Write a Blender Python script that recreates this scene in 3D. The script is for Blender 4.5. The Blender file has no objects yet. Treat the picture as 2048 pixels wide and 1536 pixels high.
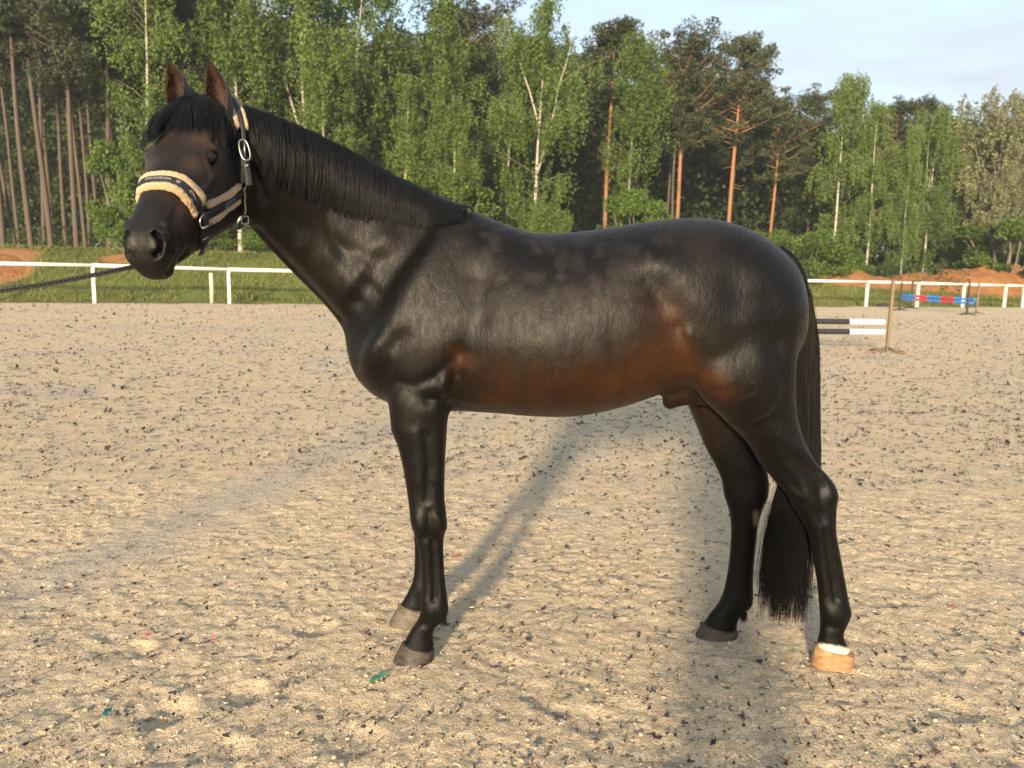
import bpy, math, random
import numpy as np
from mathutils import Vector, Matrix
from mathutils.bvhtree import BVHTree
random.seed(7); rng = np.random.default_rng(7)
S = bpy.context.scene
COL = S.collection
R_ = math.radians
# ------------------------------------------------------------------ camera
F_PX, CAM_Z, PITCH, ROLL = 1539.0, 1.44, 8.28, -1.05
cam_d = bpy.data.cameras.new('camera'); cam = bpy.data.objects.new('camera', cam_d); COL.objects.link(cam)
cam.location = (0, 0, CAM_Z); cam.rotation_euler = (R_(90-PITCH), R_(ROLL), 0)
cam_d.sensor_width = 36; cam_d.sensor_fit = 'HORIZONTAL'; cam_d.lens = F_PX/2048*36
cam_d.dof.use_dof = True; cam_d.dof.focus_distance = 2.65; cam_d.dof.aperture_fstop = 4.5
cam_d.clip_start = 0.05; cam_d.clip_end = 3000
S.camera = cam
# ------------------------------------------------------------------ light
SUN_EL = 13.5; SUN_AZ = (-0.235, -1.0)           # horizontal direction TOWARDS the sun (behind the viewer, a little left)
az_len = math.hypot(*SUN_AZ)
sun_dir = Vector((SUN_AZ[0]/az_len*math.cos(R_(SUN_EL)), SUN_AZ[1]/az_len*math.cos(R_(SUN_EL)), math.sin(R_(SUN_EL))))
sl = bpy.data.lights.new('sun', 'SUN'); sl.energy = 3.1; sl.angle = R_(4.0); sl.color = (1.0, 0.79, 0.53)
so = bpy.data.objects.new('sun', sl); COL.objects.link(so); so.location = (-4, -20, 8)
so.rotation_euler = sun_dir.to_track_quat('Z', 'Y').to_euler()
W = bpy.data.worlds.new('World'); S.world = W; W.use_nodes = True
wn, wl = W.node_tree.nodes, W.node_tree.links
bg = wn['Background']; bg.inputs['Strength'].default_value = 0.12
sky = wn.new('ShaderNodeTexSky'); sky.sky_type = 'NISHITA'; sky.sun_disc = False
sky.sun_elevation = R_(SUN_EL); sky.sun_rotation = math.atan2(SUN_AZ[0], SUN_AZ[1])
sky.air_density = 1.0; sky.dust_density = 1.2; sky.ozone_density = 1.5
tc = wn.new('ShaderNodeTexCoord'); mp = wn.new('ShaderNodeMapping'); mp.inputs['Scale'].default_value = (1.3, 1.3, 6.0)
nz = wn.new('ShaderNodeTexNoise'); nz.inputs['Scale'].default_value = 2.2; nz.inputs['Detail'].default_value = 6; nz.inputs['Roughness'].default_value = .55
rp = wn.new('ShaderNodeValToRGB'); rp.color_ramp.elements[0].position = .34; rp.color_ramp.elements[1].position = .72
rp.color_ramp.elements[0].color = (.52, .52, .52, 1); rp.color_ramp.elements[1].color = (1., 1., 1., 1)
mx = wn.new('ShaderNodeMix'); mx.data_type = 'RGBA'; mx.inputs[7].default_value = (1.88, 2.06, 2.25, 1)
wl.new(tc.outputs['Generated'], mp.inputs['Vector']); wl.new(mp.outputs['Vector'], nz.inputs['Vector'])
wl.new(nz.outputs['Fac'], rp.inputs['Fac']); wl.new(rp.outputs['Color'], mx.inputs[0])
wl.new(sky.outputs['Color'], mx.inputs[6]); wl.new(mx.outputs[2], bg.inputs['Color'])
S.view_settings.view_transform = 'Standard'; S.view_settings.look = 'None'
S.view_settings.exposure = 1.72; S.view_settings.gamma = 1.0
S.render.engine = 'CYCLES'
S.cycles.use_denoising = True
try: S.cycles.denoiser = 'OPENIMAGEDENOISE'
except Exception: pass
S.cycles.max_bounces = 6; S.cycles.diffuse_bounces = 3; S.cycles.glossy_bounces = 3; S.cycles.transmission_bounces = 3
S.cycles.sample_clamp_indirect = 6
# ------------------------------------------------------------------ design-time measuring (photo pixels -> places in the world)
def _rm():
    a, b = R_(90-PITCH), R_(ROLL)
    Rx = np.array([[1,0,0],[0,math.cos(a),-math.sin(a)],[0,math.sin(a),math.cos(a)]])
    Ry = np.array([[math.cos(b),0,math.sin(b)],[0,1,0],[-math.sin(b),0,math.cos(b)]])
    return Ry@Rx
RM = _rm(); EYE = np.array([0., 0., CAM_Z])
def ray(px, py): return RM@np.array([(px-1024)/F_PX, -(py-768)/F_PX, -1.])
def at(px, py, d):
    r = ray(px, py); return EYE + r*(d/r[1])
def ground(px, py, z=0.):
    r = ray(px, py); return EYE + r*((z-CAM_Z)/r[2])
def proj(p):
    q = (np.asarray(p)-EYE)@RM
    return np.stack([1024-F_PX*q[...,0]/q[...,2], 768+F_PX*q[...,1]/q[...,2]], -1)
# ------------------------------------------------------------------ object helpers
def empty(name, loc=(0,0,0), label=None, cat=None, group=None, kind=None):
    o = bpy.data.objects.new(name, None); COL.objects.link(o); o.location = loc; o.empty_display_size = .1
    tag(o, label, cat, group, kind); return o
def tag(o, label=None, cat=None, group=None, kind=None):
    if label: o['label'] = label
    if cat: o['category'] = cat
    if group: o['group'] = group
    if kind: o['kind'] = kind
    return o
def mesh(name, v, f, mats=None, smooth=True, midx=None):
    me = bpy.data.meshes.new(name)
    v = np.asarray(v, dtype=np.float32)
    if isinstance(f, np.ndarray):
        n, k = f.shape
        me.vertices.add(len(v)); me.vertices.foreach_set('co', v.ravel())
        me.loops.add(n*k); me.loops.foreach_set('vertex_index', f.astype(np.int32).ravel())
        me.polygons.add(n); me.polygons.foreach_set('loop_start', np.arange(0, n*k, k, dtype=np.int32))
        me.update(calc_edges=True)
    else:
        me.from_pydata([tuple(map(float, p)) for p in v], [], [tuple(map(int, q)) for q in f]); me.update()
    if mats:
        for m in (mats if isinstance(mats, (list, tuple)) else [mats]): me.materials.append(m)
    if midx is not None: me.polygons.foreach_set('material_index', np.asarray(midx, dtype=np.int32))
    me.polygons.foreach_set('use_smooth', np.full(len(me.polygons), bool(smooth)))
    me.update()
    return me
def obj(name, me, parent=None, loc=None, rot=None, scale=None):
    """link a mesh object; mesh data given in world coordinates when the parent is an Empty -> offset kept by inverse"""
    o = bpy.data.objects.new(name, me); COL.objects.link(o)
    if loc is not None: o.location = loc
    if rot is not None: o.rotation_euler = rot
    if scale is not None: o.scale = scale if hasattr(scale, '__len__') else (scale,)*3
    if parent is not None:
        o.parent = parent
        if loc is None and parent.type == 'EMPTY': o.matrix_parent_inverse = Matrix.Translation(-Vector(parent.location))
    return o
class MB:
    """collects shapes into one mesh"""
    def __init__(s): s.v = []; s.f = []; s.m = []; s.n = 0
    def add(s, v, f, m=0):
        v = np.asarray(v, float); s.v.append(v)
        for q in f: s.f.append(tuple(int(i)+s.n for i in q)); s.m.append(m)
        s.n += len(v); return s
    def box(s, c, h, rz=0., m=0, tilt=None):
        c = np.asarray(c, float); q = np.array([[x,y,z] for x in (-1,1) for y in (-1,1) for z in (-1,1)], float)*np.asarray(h, float)
        ca, sa = math.cos(rz), math.sin(rz)
        q = q@np.array([[ca,sa,0],[-sa,ca,0],[0,0,1]])
        return s.add(q+c, [(0,1,3,2),(4,6,7,5),(0,4,5,1),(2,3,7,6),(0,2,6,4),(1,5,7,3)], m)
    def tube(s, pts, rad, n=8, m=0, cap=True, flat=1.0, up=None):
        v, f = tube(pts, rad, n, cap, flat, up); return s.add(v, f, m)
    def me(s, name, mats, smooth=True): return mesh(name, np.concatenate(s.v), s.f, mats, smooth, s.m)
def crom(pts, k):
    """Catmull-Rom through pts (M,...), k pieces per span"""
    p = np.asarray(pts, float); P0 = np.concatenate([[2*p[0]-p[1]], p, [2*p[-1]-p[-2]]]); out = []
    for i in range(len(p)-1):
        a, b, c, d = P0[i:i+4]
        for j in range(k):
            t = j/k
            out.append(.5*((2*b)+(-a+c)*t+(2*a-5*b+4*c-d)*t*t+(-a+3*b-3*c+d)*t**3))
    out.append(p[-1]); return np.array(out)
def loft(rings, sub=3, cap=True):
    r = crom(rings, sub) if sub > 1 else np.asarray(rings, float)
    M, N = r.shape[:2]; v = r.reshape(-1, 3); f = []
    for i in range(M-1):
        for j in range(N):
            a, b = i*N+j, i*N+(j+1) % N; f.append((a, b, b+N, a+N))
    if cap:
        v = np.concatenate([v, [r[0].mean(0)], [r[-1].mean(0)]]); c0, c1 = M*N, M*N+1
        for j in range(N):
            f.append((c0, (j+1) % N, j)); f.append((c1, (M-1)*N+j, (M-1)*N+(j+1) % N))
    return v, f
def tube(pts, rad, n=8, cap=True, flat=1.0, up=None):
    p = np.asarray(pts, float); rad = np.broadcast_to(np.asarray(rad, float), (len(p),))
    t = np.gradient(p, axis=0); t /= np.linalg.norm(t, axis=1)[:, None]+1e-9
    u = np.array(up if up is not None else ((0,0,1.) if abs(t[0][2]) < .9 else (1.,0,0)))
    rings = []; ang = np.linspace(0, 2*math.pi, n, endpoint=False)
    for i in range(len(p)):
        a = np.cross(t[i], u); a /= np.linalg.norm(a)+1e-9; b = np.cross(a, t[i]); u = b if up is None else u
        rings.append(p[i]+rad[i]*(np.cos(ang)[:, None]*a+flat*np.sin(ang)[:, None]*b))
    return loft(rings, 1, cap)
# ------------------------------------------------------------------ material helpers
def mat(name, color=(.5,.5,.5), rough=.6, **kw):
    m = bpy.data.materials.new(name); m.use_nodes = True; b = m.node_tree.nodes['Principled BSDF']
    b.inputs['Base Color'].default_value = (*color, 1); b.inputs['Roughness'].default_value = rough
    for k, v in kw.items(): b.inputs[k.replace('_', ' ')].default_value = v
    return m
class NT:
    def __init__(s, m): s.t = m.node_tree; s.b = s.t.nodes['Principled BSDF']; s.tc = s.t.nodes.new('ShaderNodeTexCoord')
    def node(s, t, **kw):
        n = s.t.nodes.new(t)
        for k, v in kw.items():
            if k in n.inputs.keys(): n.inputs[k].default_value = v
            else: setattr(n, k, v)
        return n
    def link(s, a, b): s.t.links.new(a, b)
    def map(s, scale=(1,1,1), src='Object'):
        n = s.node('ShaderNodeMapping'); n.inputs['Scale'].default_value = scale; s.link(s.tc.outputs[src], n.inputs['Vector']); return n.outputs['Vector']
    def noise(s, vec, scale, detail=4, rough=.55, dist=0.):
        n = s.node('ShaderNodeTexNoise'); n.inputs['Scale'].default_value = scale; n.inputs['Detail'].default_value = detail
        n.inputs['Roughness'].default_value = rough; n.inputs['Distortion'].default_value = dist; s.link(vec, n.inputs['Vector']); return n.outputs['Fac']
    def ramp(s, fac, stops):
        n = s.node('ShaderNodeValToRGB'); e = n.color_ramp.elements
        while len(e) < len(stops): e.new(.5)
        for k, (p, c) in enumerate(stops):
            e[k].position = p; e[k].color = (*c, 1) if hasattr(c, '__len__') else (c, c, c, 1)
        s.link(fac, n.inputs['Fac']); return n.outputs['Color']
    def mix(s, fac, a, b, mode='MIX'):
        n = s.node('ShaderNodeMix', data_type='RGBA', blend_type=mode)
        for sock, val in ((0, fac), (6, a), (7, b)):
            if isinstance(val, bpy.types.NodeSocket): s.link(val, n.inputs[sock])
            elif hasattr(val, '__len__'): n.inputs[sock].default_value = (*val, 1)[:4]
            else: n.inputs[sock].default_value = val
        return n.outputs[2]
    def math(s, op, a, b=0., c=None):
        n = s.node('ShaderNodeMath', operation=op)
        for i, val in enumerate((a, b) if c is None else (a, b, c)):
            if isinstance(val, bpy.types.NodeSocket): s.link(val, n.inputs[i])
            else: n.inputs[i].default_value = val
        return n.outputs[0]
    def bump(s, h, strength=.5, dist=.01, normal=None):
        n = s.node('ShaderNodeBump'); n.inputs['Strength'].default_value = strength; n.inputs['Distance'].default_value = dist
        s.link(h, n.inputs['Height'])
        if normal is not None: s.link(normal, n.inputs['Normal'])
        return n.outputs['Normal']
    def color(s, c): s.link(c, s.b.inputs['Base Color'])
    def normal(s, n): s.link(n, s.b.inputs['Normal'])
# ================================================================== SETTING
def nse(p, sc, seed=0, oct_=3):
    """smooth value noise at points p (N,3)"""
    out = np.zeros(len(p)); amp = 1.; tot = 0
    for o in range(oct_):
        q = p*sc+seed*17.3+o*5.1; i = np.floor(q).astype(np.int64); f = q-i; f = f*f*(3-2*f); acc = 0
        for dx in (0, 1):
            for dy in (0, 1):
                for dz in (0, 1):
                    hsh = ((i[:, 0]+dx)*73856093 ^ (i[:, 1]+dy)*19349663 ^ (i[:, 2]+dz)*83492791) & 0xffffffff
                    hsh = (hsh ^ (hsh >> 13))*1274126177 & 0xffffffff; hsh = ((hsh ^ (hsh >> 16)) & 0xffff)/65535.
                    acc = acc+hsh*(f[:, 0] if dx else 1-f[:, 0])*(f[:, 1] if dy else 1-f[:, 1])*(f[:, 2] if dz else 1-f[:, 2])
        out += amp*acc; tot += amp; amp *= .5; sc *= 2.03
    return out/tot
def n2(x, y, sc, seed=0, oct_=3): return nse(np.stack([np.ravel(x), np.ravel(y), np.zeros(np.size(x))], 1), sc, seed, oct_).reshape(np.shape(x))
def sstep(a, b, x): t = np.clip((np.asarray(x, float)-a)/(b-a), 0, 1); return t*t*(3-2*t)
def fence_y(x): return 35.08+.327*np.asarray(x, float)
def terrain(x, y):
    """grass bank and wood floor behind the rail"""
    x, y = np.asarray(x, float), np.asarray(y, float); d = (y-fence_y(x))/1.052
    top = 2.15-1.15*sstep(-6, 12, x)
    h = top*sstep(1.2, 7.5, d+1.2*(n2(x, y, .25, 3)-.5)); h = h+.25*(n2(x, y, .35, 5)-.5)*sstep(1, 5, d)
    return np.where(d > 0, h, 0.)-.06
def grid(xs, ys, zf):
    X, Y = np.meshgrid(xs, ys); Z = zf(X, Y); v = np.stack([X, Y, Z], -1).reshape(-1, 3); nx, ny = len(xs), len(ys)
    i = (np.arange(ny-1)[:, None]*nx+np.arange(nx-1)[None]).ravel(); return v, np.stack([i, i+1, i+1+nx, i+nx], 1)
def graded(lo, a, b, hi, step, grow):
    mid = list(np.arange(a, b+step/2, step)); l_, s_ = [a], step
    while l_[-1] > lo: s_ *= grow; l_.append(l_[-1]-s_)
    r_, s_ = [mid[-1]], step
    while r_[-1] < hi: s_ *= grow; r_.append(r_[-1]+s_)
    return np.array(l_[:0:-1]+mid+r_[1:])
# ---- grass, bank and wood floor: one sheet to the horizon
M_gr = mat('meadow', (.08, .11, .03), .9, Specular_IOR_Level=.1); n = NT(M_gr); P_ = n.map((1, 1, 1))
g1, g2 = n.noise(P_, .9, 5), n.noise(P_, 9., 4); at1 = n.node('ShaderNodeAttribute', attribute_name='soil')
grs = n.mix(g1, (.065, .098, .020), (.14, .165, .045)); grs = n.mix(n.ramp(g2, [(.35, 0.), (.7, .6)]), grs, (.15, .14, .055))
sl_ = n.mix(g2, (.22, .105, .048), (.36, .185, .085)); n.color(n.mix(at1.outputs['Fac'], grs, sl_)); n.normal(n.bump(g2, .8, .12))
gv, gf = grid(graded(-900, -34, 50, 900, .55, 1.22), graded(-600, 24, 62, 1400, .45, 1.2), terrain)
gme = mesh('ground', gv, gf, M_gr)
def soil_mask(x, y, z=None):
    m = np.zeros(np.shape(x))
    for cx, cd, rx, rd in ((-22.1, 4.8, 1.6, 2.4), (-17.2, 6.2, 1.5, .8)):
        d = (y-fence_y(x))/1.052; m = np.maximum(m, np.exp(-(((x-cx)/rx)**2+((d-cd)/rd)**2)**1.5))
    m = sstep(.32, .55, m+.55*(n2(x, y, .9, 8)-.5)); d = (np.asarray(y)-fence_y(x))/1.052
    m = np.maximum(m, .55*np.exp(-((d-.35)/.45)**2)); return m
sa = gme.attributes.new('soil', 'FLOAT', 'POINT'); sa.data.foreach_set('value', (soil_mask(gv[:, 0], gv[:, 1])*(np.abs(gv[:, 0]) < 60)).astype(np.float32))
tag(obj('ground', gme), kind='structure')
# ---- the riding arena: sand mixed with shredded felt
prints = [(*ground(x, y)[:2], r, dd, a) for x, y, r, dd, a in ((330,1420,.085,.020,.4),(490,1385,.075,.018,.2),(630,1255,.08,.018,-.3),(270,1300,.07,.012,.5),(1180,1440,.08,.012,.1),(1000,1330,.07,.010,.6),
   (1900,1420,.08,.012,-.4),(700,1480,.09,.016,.2),(430,1500,.09,.016,.9),(1330,1500,.08,.012,.5),(60,1180,.08,.012,.1),(1830,1180,.08,.010,.2))]
for k in range(40): prints.append((rng.uniform(-3.5, 4), rng.uniform(2.6, 7), rng.uniform(.05, .08), rng.uniform(.004, .010), rng.uniform(-1, 1)))
def pack(x, y):
    """1 where the sand is trodden smooth and grey, 0 where it is loose and yellow"""
    m = n2(x, y, .55, 31, 4)+.5*(n2(x, y*1., 1.9, 32, 3)-.5)
    t1 = np.exp(-((x-(-1.1+.276*(y-6.9)))/.24)**2)*sstep(2.6, 3.4, y)*(1-sstep(7.2, 9, y))      # raked track on the left
    t2 = np.exp(-((y-(24+.25*x))/1.6)**2)*sstep(-25, -12, x)*0+np.exp(-((y-(19.5+.18*x))/1.1)**2)*.45*sstep(-16,-9,x)*(1-sstep(-3,2,x))
    return np.clip(sstep(.60, .78, m)*.85+.95*t1+t2, 0, 1)
def sand_z(X, Y):
    amp = 1-.75*sstep(6, 16, np.hypot(X, Y))
    pk = pack(X, Y); loose = 1-.6*pk
    z = .022*(n2(X, Y, 2.1, 11, 2)-.5)+.013*(n2(X, Y, 7., 12, 2)-.5)*loose+(.4+1.2*n2(X, Y, 1.3, 15, 2))*(.015*(n2(X, Y, 11., 13, 4)-.5)*loose*amp+.0185*(n2(X, Y, 38., 14, 3)-.5)*loose*amp)
    for px_, py_, r, dd, an in prints:
        dx, dy = X-px_, Y-py_; q = np.hypot(dx, dy)
        sel_ = q < r*2.2
        if sel_.any():
            qq = q[sel_]; cr_ = .5+.5*np.cos(np.arctan2(dy[sel_], dx[sel_])-an); z[sel_] += -dd*np.exp(-(qq/r)**4)*(.6+.4*cr_)+dd*.35*np.exp(-((qq-r*1.15)/(r*.28))**2)*cr_
    return z
def edge(X, Y): return sstep(-.1, .35, fence_y(X)-.25-Y)
sx, sy = graded(-60, -2.4, 2.7, 70, .0155, 1.04), graded(-30, 1.75, 4.7, 62, .0145, 1.036)
sv, sf = grid(sx, sy, lambda X, Y: sand_z(X, Y)*edge(X, Y)-.35*(1-edge(X, Y)))
keep = (sv[sf[:, 0], 1] < fence_y(sv[sf[:, 0], 0])+.3); sf = sf[keep]
M_sand = mat('arena_sand', (.5, .4, .27), .95, Specular_IOR_Level=.12); n = NT(M_sand); P_ = n.map((1, 1, 1))
pk_ = n.node('ShaderNodeAttribute', attribute_name='packed'); c1, c2, c3 = n.noise(P_, 3.2, 5, .6), n.noise(P_, 38., 4, .6), n.noise(P_, 210., 3, .65)
loose_c = n.mix(n.ramp(c1, [(.35, 0.), (.68, 1.)]), (.65, .50, .32), (.75, .565, .335)); loose_c = n.mix(n.ramp(c2, [(.3, 0.), (.7, 1.)]), loose_c, (.73, .61, .435))
pack_c = n.mix(c2, (.53, .455, .35), (.63, .54, .42)); sc_ = n.mix(pk_.outputs['Fac'], loose_c, pack_c)
sc_ = n.mix(n.ramp(c3, [(.28, .6), (.48, 0.)]), sc_, (.26, .21, .155)); c4 = n.noise(P_, 11., 4, .65); sc_ = n.mix(n.ramp(c4, [(.36, .30), (.50, 0.)]), sc_, (.30, .245, .18))
# felt shreds too small or too far to be pieces: dark flecks in the mix
vo = n.node('ShaderNodeTexVoronoi', feature='F1'); vo.inputs['Scale'].default_value = 13.; wv = n.node('ShaderNodeVectorMath', operation='ADD')
nv = n.node('ShaderNodeTexNoise'); nv.inputs['Scale'].default_value = 26.; n.link(P_, nv.inputs['Vector']); sv2 = n.node('ShaderNodeVectorMath', operation='SCALE'); sv2.inputs['Scale'].default_value = .10; n.link(nv.outputs['Color'], sv2.inputs[0])
n.link(P_, wv.inputs[0]); n.link(sv2.outputs[0], wv.inputs[1]); n.link(wv.outputs[0], vo.inputs['Vector'])
fl = n.ramp(vo.outputs['Distance'], [(.13, 1.), (.24, 0.)]); sepc = n.node('ShaderNodeSeparateColor'); n.link(vo.outputs['Color'], sepc.inputs[0])
gate = n.ramp(sepc.outputs[0], [(.40, 0.), (.46, 1.)]); flc = n.ramp(sepc.outputs[1], [(0., (.035, .035, .042)), (.5, (.075, .07, .07)), (.85, (.03, .033, .05)), (.96, (.10, .03, .03))])
sc_ = n.mix(n.math('MULTIPLY', n.math('MULTIPLY', fl, gate), .8), sc_, flc)
vo2 = n.node('ShaderNodeTexVoronoi', feature='F1'); vo2.inputs['Scale'].default_value = 6.5; n.link(wv.outputs[0], vo2.inputs['Vector']); se2 = n.node('ShaderNodeSeparateColor'); n.link(vo2.outputs['Color'], se2.inputs[0])
sxyz = n.node('ShaderNodeSeparateXYZ'); n.link(P_, sxyz.inputs[0]); fark = n.ramp(n.math('MULTIPLY', sxyz.outputs[1], 1/30.), [(.13, 0.), (.30, 1.)])
f2 = n.math('MULTIPLY', n.math('MULTIPLY', n.ramp(vo2.outputs['Distance'], [(.20, 1.), (.36, 0.)]), n.ramp(se2.outputs[0], [(.42, 0.), (.5, 1.)])), fark); sc_ = n.mix(f2, sc_, n.ramp(se2.outputs[1], [(0., (.085, .08, .085)), (1., (.22, .185, .155))]))
n.color(sc_); bm0 = n.bump(c4, .35, .035); bm1 = n.bump(c2, .9, .03, bm0); c5 = n.noise(P_, 85., 3, .6); bm2 = n.bump(c5, .95, .016, bm1); n.normal(n.bump(c3, .9, .008, bm2))
sme = mesh('sand_arena', sv, sf, M_sand); pa = sme.attributes.new('packed', 'FLOAT', 'POINT'); pa.data.foreach_set('value', pack(sv[:, 0], sv[:, 1]).astype(np.float32))
tag(obj('sand_arena', sme), kind='structure')
def sand_h(x, y): return sand_z(np.asarray(x, float), np.asarray(y, float))
# clods and crumbs of sand
def scatter_area(N, y0, y1, power):
    y = y0+(y1-y0)*rng.random(N)**power; half = .72*y+.6; return rng.uniform(-1, 1, N)*half, y
ico_v = []; t_ = (1+5**.5)/2
for a in ((-1,t_,0),(1,t_,0),(-1,-t_,0),(1,-t_,0),(0,-1,t_),(0,1,t_),(0,-1,-t_),(0,1,-t_),(t_,0,-1),(t_,0,1),(-t_,0,-1),(-t_,0,1)): ico_v.append(a)
ico_v = np.array(ico_v)/np.linalg.norm(ico_v[0]); ico_f = np.array([(0,11,5),(0,5,1),(0,1,7),(0,7,10),(0,10,11),(1,5,9),(5,11,4),(11,10,2),(10,7,6),(7,1,8),(3,9,4),(3,4,2),(3,2,6),(3,6,8),(3,8,9),(4,9,5),(2,4,11),(6,2,10),(8,6,7),(9,8,1)])
N = 4200; x, y = scatter_area(N, 1.7, 5., 1.4); kp = (rng.random(N) > pack(x, y)*.75); x, y = x[kp], y[kp]; N = len(x)
rad = np.exp(rng.normal(math.log(.0036), .5, N)).clip(.0015, .010)
vv_ = ico_v[None]*rad[:, None, None]*rng.uniform(.45, 1.45, (N, 12, 1))*np.array([1.1, 1.1, .6]); vv_ += np.stack([x, y, sand_h(x, y)+rad*.12], 1)[:, None]
ff_ = (ico_f[None]+(np.arange(N)*12)[:, None, None]).reshape(-1, 3)
M_clod = mat('sand_clod', (.5, .39, .25), .95, Specular_IOR_Level=.1); n = NT(M_clod); n.color(n.mix(n.noise(n.map((1, 1, 1)), 9., 4), (.42, .335, .225), (.56, .45, .30))); n.normal(n.bump(n.noise(n.map((1, 1, 1)), 300., 3), .7, .004))
tag(obj('sand_clods', mesh('sand_clods', vv_.reshape(-1, 3), ff_, M_clod)), 'loose crumbs of tan sand covering the arena', 'sand', kind='stuff')
# shredded felt
def shreds(x, y, L, wd, M, name, lift=1.):
    N = len(x); k = np.linspace(-.5, .5, 5); an = rng.random(N)*6.28; cv = rng.normal(0, .9, N); hz = sand_h(x, y)
    cx = x[:, None]+L[:, None]*(np.cos(an)[:, None]*k-np.sin(an)[:, None]*cv[:, None]*(k*k-.1)); cy = y[:, None]+L[:, None]*(np.sin(an)[:, None]*k+np.cos(an)[:, None]*cv[:, None]*(k*k-.1))
    zz = hz[:, None]+.006+lift*L[:, None]*(.10+.28*rng.random((N, 5)))*rng.random((N, 1)); w = wd[:, None]*np.array([.25, .9, 1., .8, .2])*rng.uniform(.5, 1.5, (N, 5))
    sxn, syn = -np.sin(an)[:, None]*w, np.cos(an)[:, None]*w; tz = rng.normal(0, .5*lift, (N, 5))*w
    a = np.stack([cx-sxn, cy-syn, np.maximum(zz-tz, hz[:, None]+.002)], -1); b = np.stack([cx+sxn, cy+syn, np.maximum(zz+tz, hz[:, None]+.002)], -1)
    v = np.stack([a, b], 2).reshape(-1, 3); base = np.arange(N)[:, None]*10+np.arange(4)[None]*2; f = np.stack([base, base+1, base+3, base+2], -1).reshape(-1, 4)
    me_ = mesh(name, v, f, M, True); return me_
M_felt = mat('felt_shreds', (.02, .02, .025), .95); n = NT(M_felt); gi = n.node('ShaderNodeNewGeometry')
n.color(n.ramp(gi.outputs['Random Per Island'], [(0., (.016, .016, .020)), (.40, (.026, .027, .038)), (.62, (.075, .068, .064)), (.80, (.06, .03, .03)), (.9, (.15, .135, .12)), (.985, (.03, .07, .07))]))
for N, y0, y1, nm, lab in ((11000, 1.7, 5.2, 'felt_shreds', 'dark shreds of felt strewn through the near sand'), (40000, 5.2, 30., 'felt_flecks', 'small dark flecks of felt far out on the sand')):
    y = np.exp(rng.uniform(math.log(y0), math.log(y1), N)); x = rng.uniform(-1, 1, N)*(.72*y+.6)
    kp = rng.random(N) < .25+1.1*n2(x, y, .8, 61, 3)**1.5; x, y = x[kp], y[kp]; L = np.exp(rng.normal(0, .5, len(x)))*np.interp(y, [1.7, 4, 9, 30], [.011, .0145, .020, .034]); L = L.clip(.005, np.interp(y, [1.7, 5, 12], [.035, .045, .10]))
    tag(obj(nm, shreds(x, y, L, L*rng.uniform(.09, .24, len(x)), M_felt, nm, 1. if y0 < 3 else 2.2)), lab, 'felt', kind='stuff')
M_fib = mat('pale_fibres', (.62, .56, .47), .9); N = 2600; x, y = scatter_area(N, 1.7, 7., 1.8); L = rng.uniform(.012, .04, N)
tag(obj('pale_fibres', shreds(x, y, L, np.full(N, .0011), M_fib, 'pale_fibres')), 'pale curled fibres lying on the sand', 'fibre', kind='stuff')
# the brightly coloured scraps one can point at
M_red = mat('red_felt', (.42, .022, .03), .9); M_tl = mat('teal_plastic', (.005, .17, .15), .6); M_gn = mat('green_plastic', (.03, .22, .12), .6); M_wt = mat('white_scrap', (.7, .68, .62), .8)
for px_, py_, L_, m_, lab in ((755,1362,.085,M_gn,'green plastic strip on the sand in front of the near forefoot'),(215,1437,.055,M_tl,'teal plastic strip on the sand at lower left'),(743,1112,.035,M_red,'red felt scrap on the sand left of the knees'),
   (912,1115,.035,M_red,'red felt scrap just behind the near foreleg cannon'),(297,1276,.03,M_red,'red felt scrap left of the green and teal strips, nearer the horse'),(428,1281,.025,M_red,'small red felt scrap between the far forehoof and the left edge'),
   (137,1180,.028,M_red,'red felt scrap near the left edge of the sand'),(528,1080,.024,M_red,'tiny red felt scrap in the middle of the left foreground'),(1908,1218,.034,M_red,'red felt scrap right of the pale hind hoof'),(80,737,.10,M_red,'faint red scrap far out on the sand at left'),
   (1985,1213,.045,M_wt,'white scrap at the right edge of the sand'),(1568,1530,.04,M_red,'red scrap at the bottom edge below the hind hooves'),(1068,1128,.034,mat('maroon_felt', (.06, .012, .02), .9),'maroon felt scrap between the fore and hind legs')):
    q_ = ground(px_, py_); me_ = shreds(np.array([q_[0]]), np.array([q_[1]]), np.array([L_]), np.array([L_*.17]), m_, 'felt_scrap'); tag(obj('felt_scrap', me_), lab, 'scrap', 'coloured scraps on the sand')
# ================================================================== WHITE RAIL
M_white = mat('white_rail', (.72, .70, .64), .5); n = NT(M_white); n.color(n.mix(n.ramp(n.noise(n.map((1.5, 1.5, 6)), 3., 4), [(.5, 0.), (.8, .6)]), (.74, .72, .66), (.52, .50, .42)))
M_yel = mat('old_post', (.60, .55, .38), .7)
FENCE = empty('rail_fence', (0, float(fence_y(0)), 0), 'white post and rail fence along the far side of the arena', 'fence')
def rail_h(x): return float(np.interp(x, [-30, -16, -9, 19, 28, 45], [1.42, 1.40, 1.30, 1.27, 1.20, 1.12]))
post_x = [-36, -30.5, -25.4, -20.6, -16.07, -11.43, -7.0, -2.6, 1.7, 6.0, 10.2, 14.6, 18.93, 22.2, 25.3, 28.25, 29.6, 33.5, 38, 43]
ang_f = math.atan(.327)
for k, x in enumerate(post_x):
    b_ = MB(); h_ = rail_h(x); b_.box((x, fence_y(x), h_/2-.10), (.055, .055, h_/2+.02), ang_f); obj('post', b_.me('post', M_white, False), FENCE)
b_ = MB(); x = -12.02; b_.tube([(x, fence_y(x)-.1, -.05), (x+.005, fence_y(x)-.1, .6), (x, fence_y(x)-.1, 1.18)], [.075, .07, .075], 10); tag(obj('post', b_.me('post', M_yel), FENCE), 'older yellowed round post beside a square one')
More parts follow.
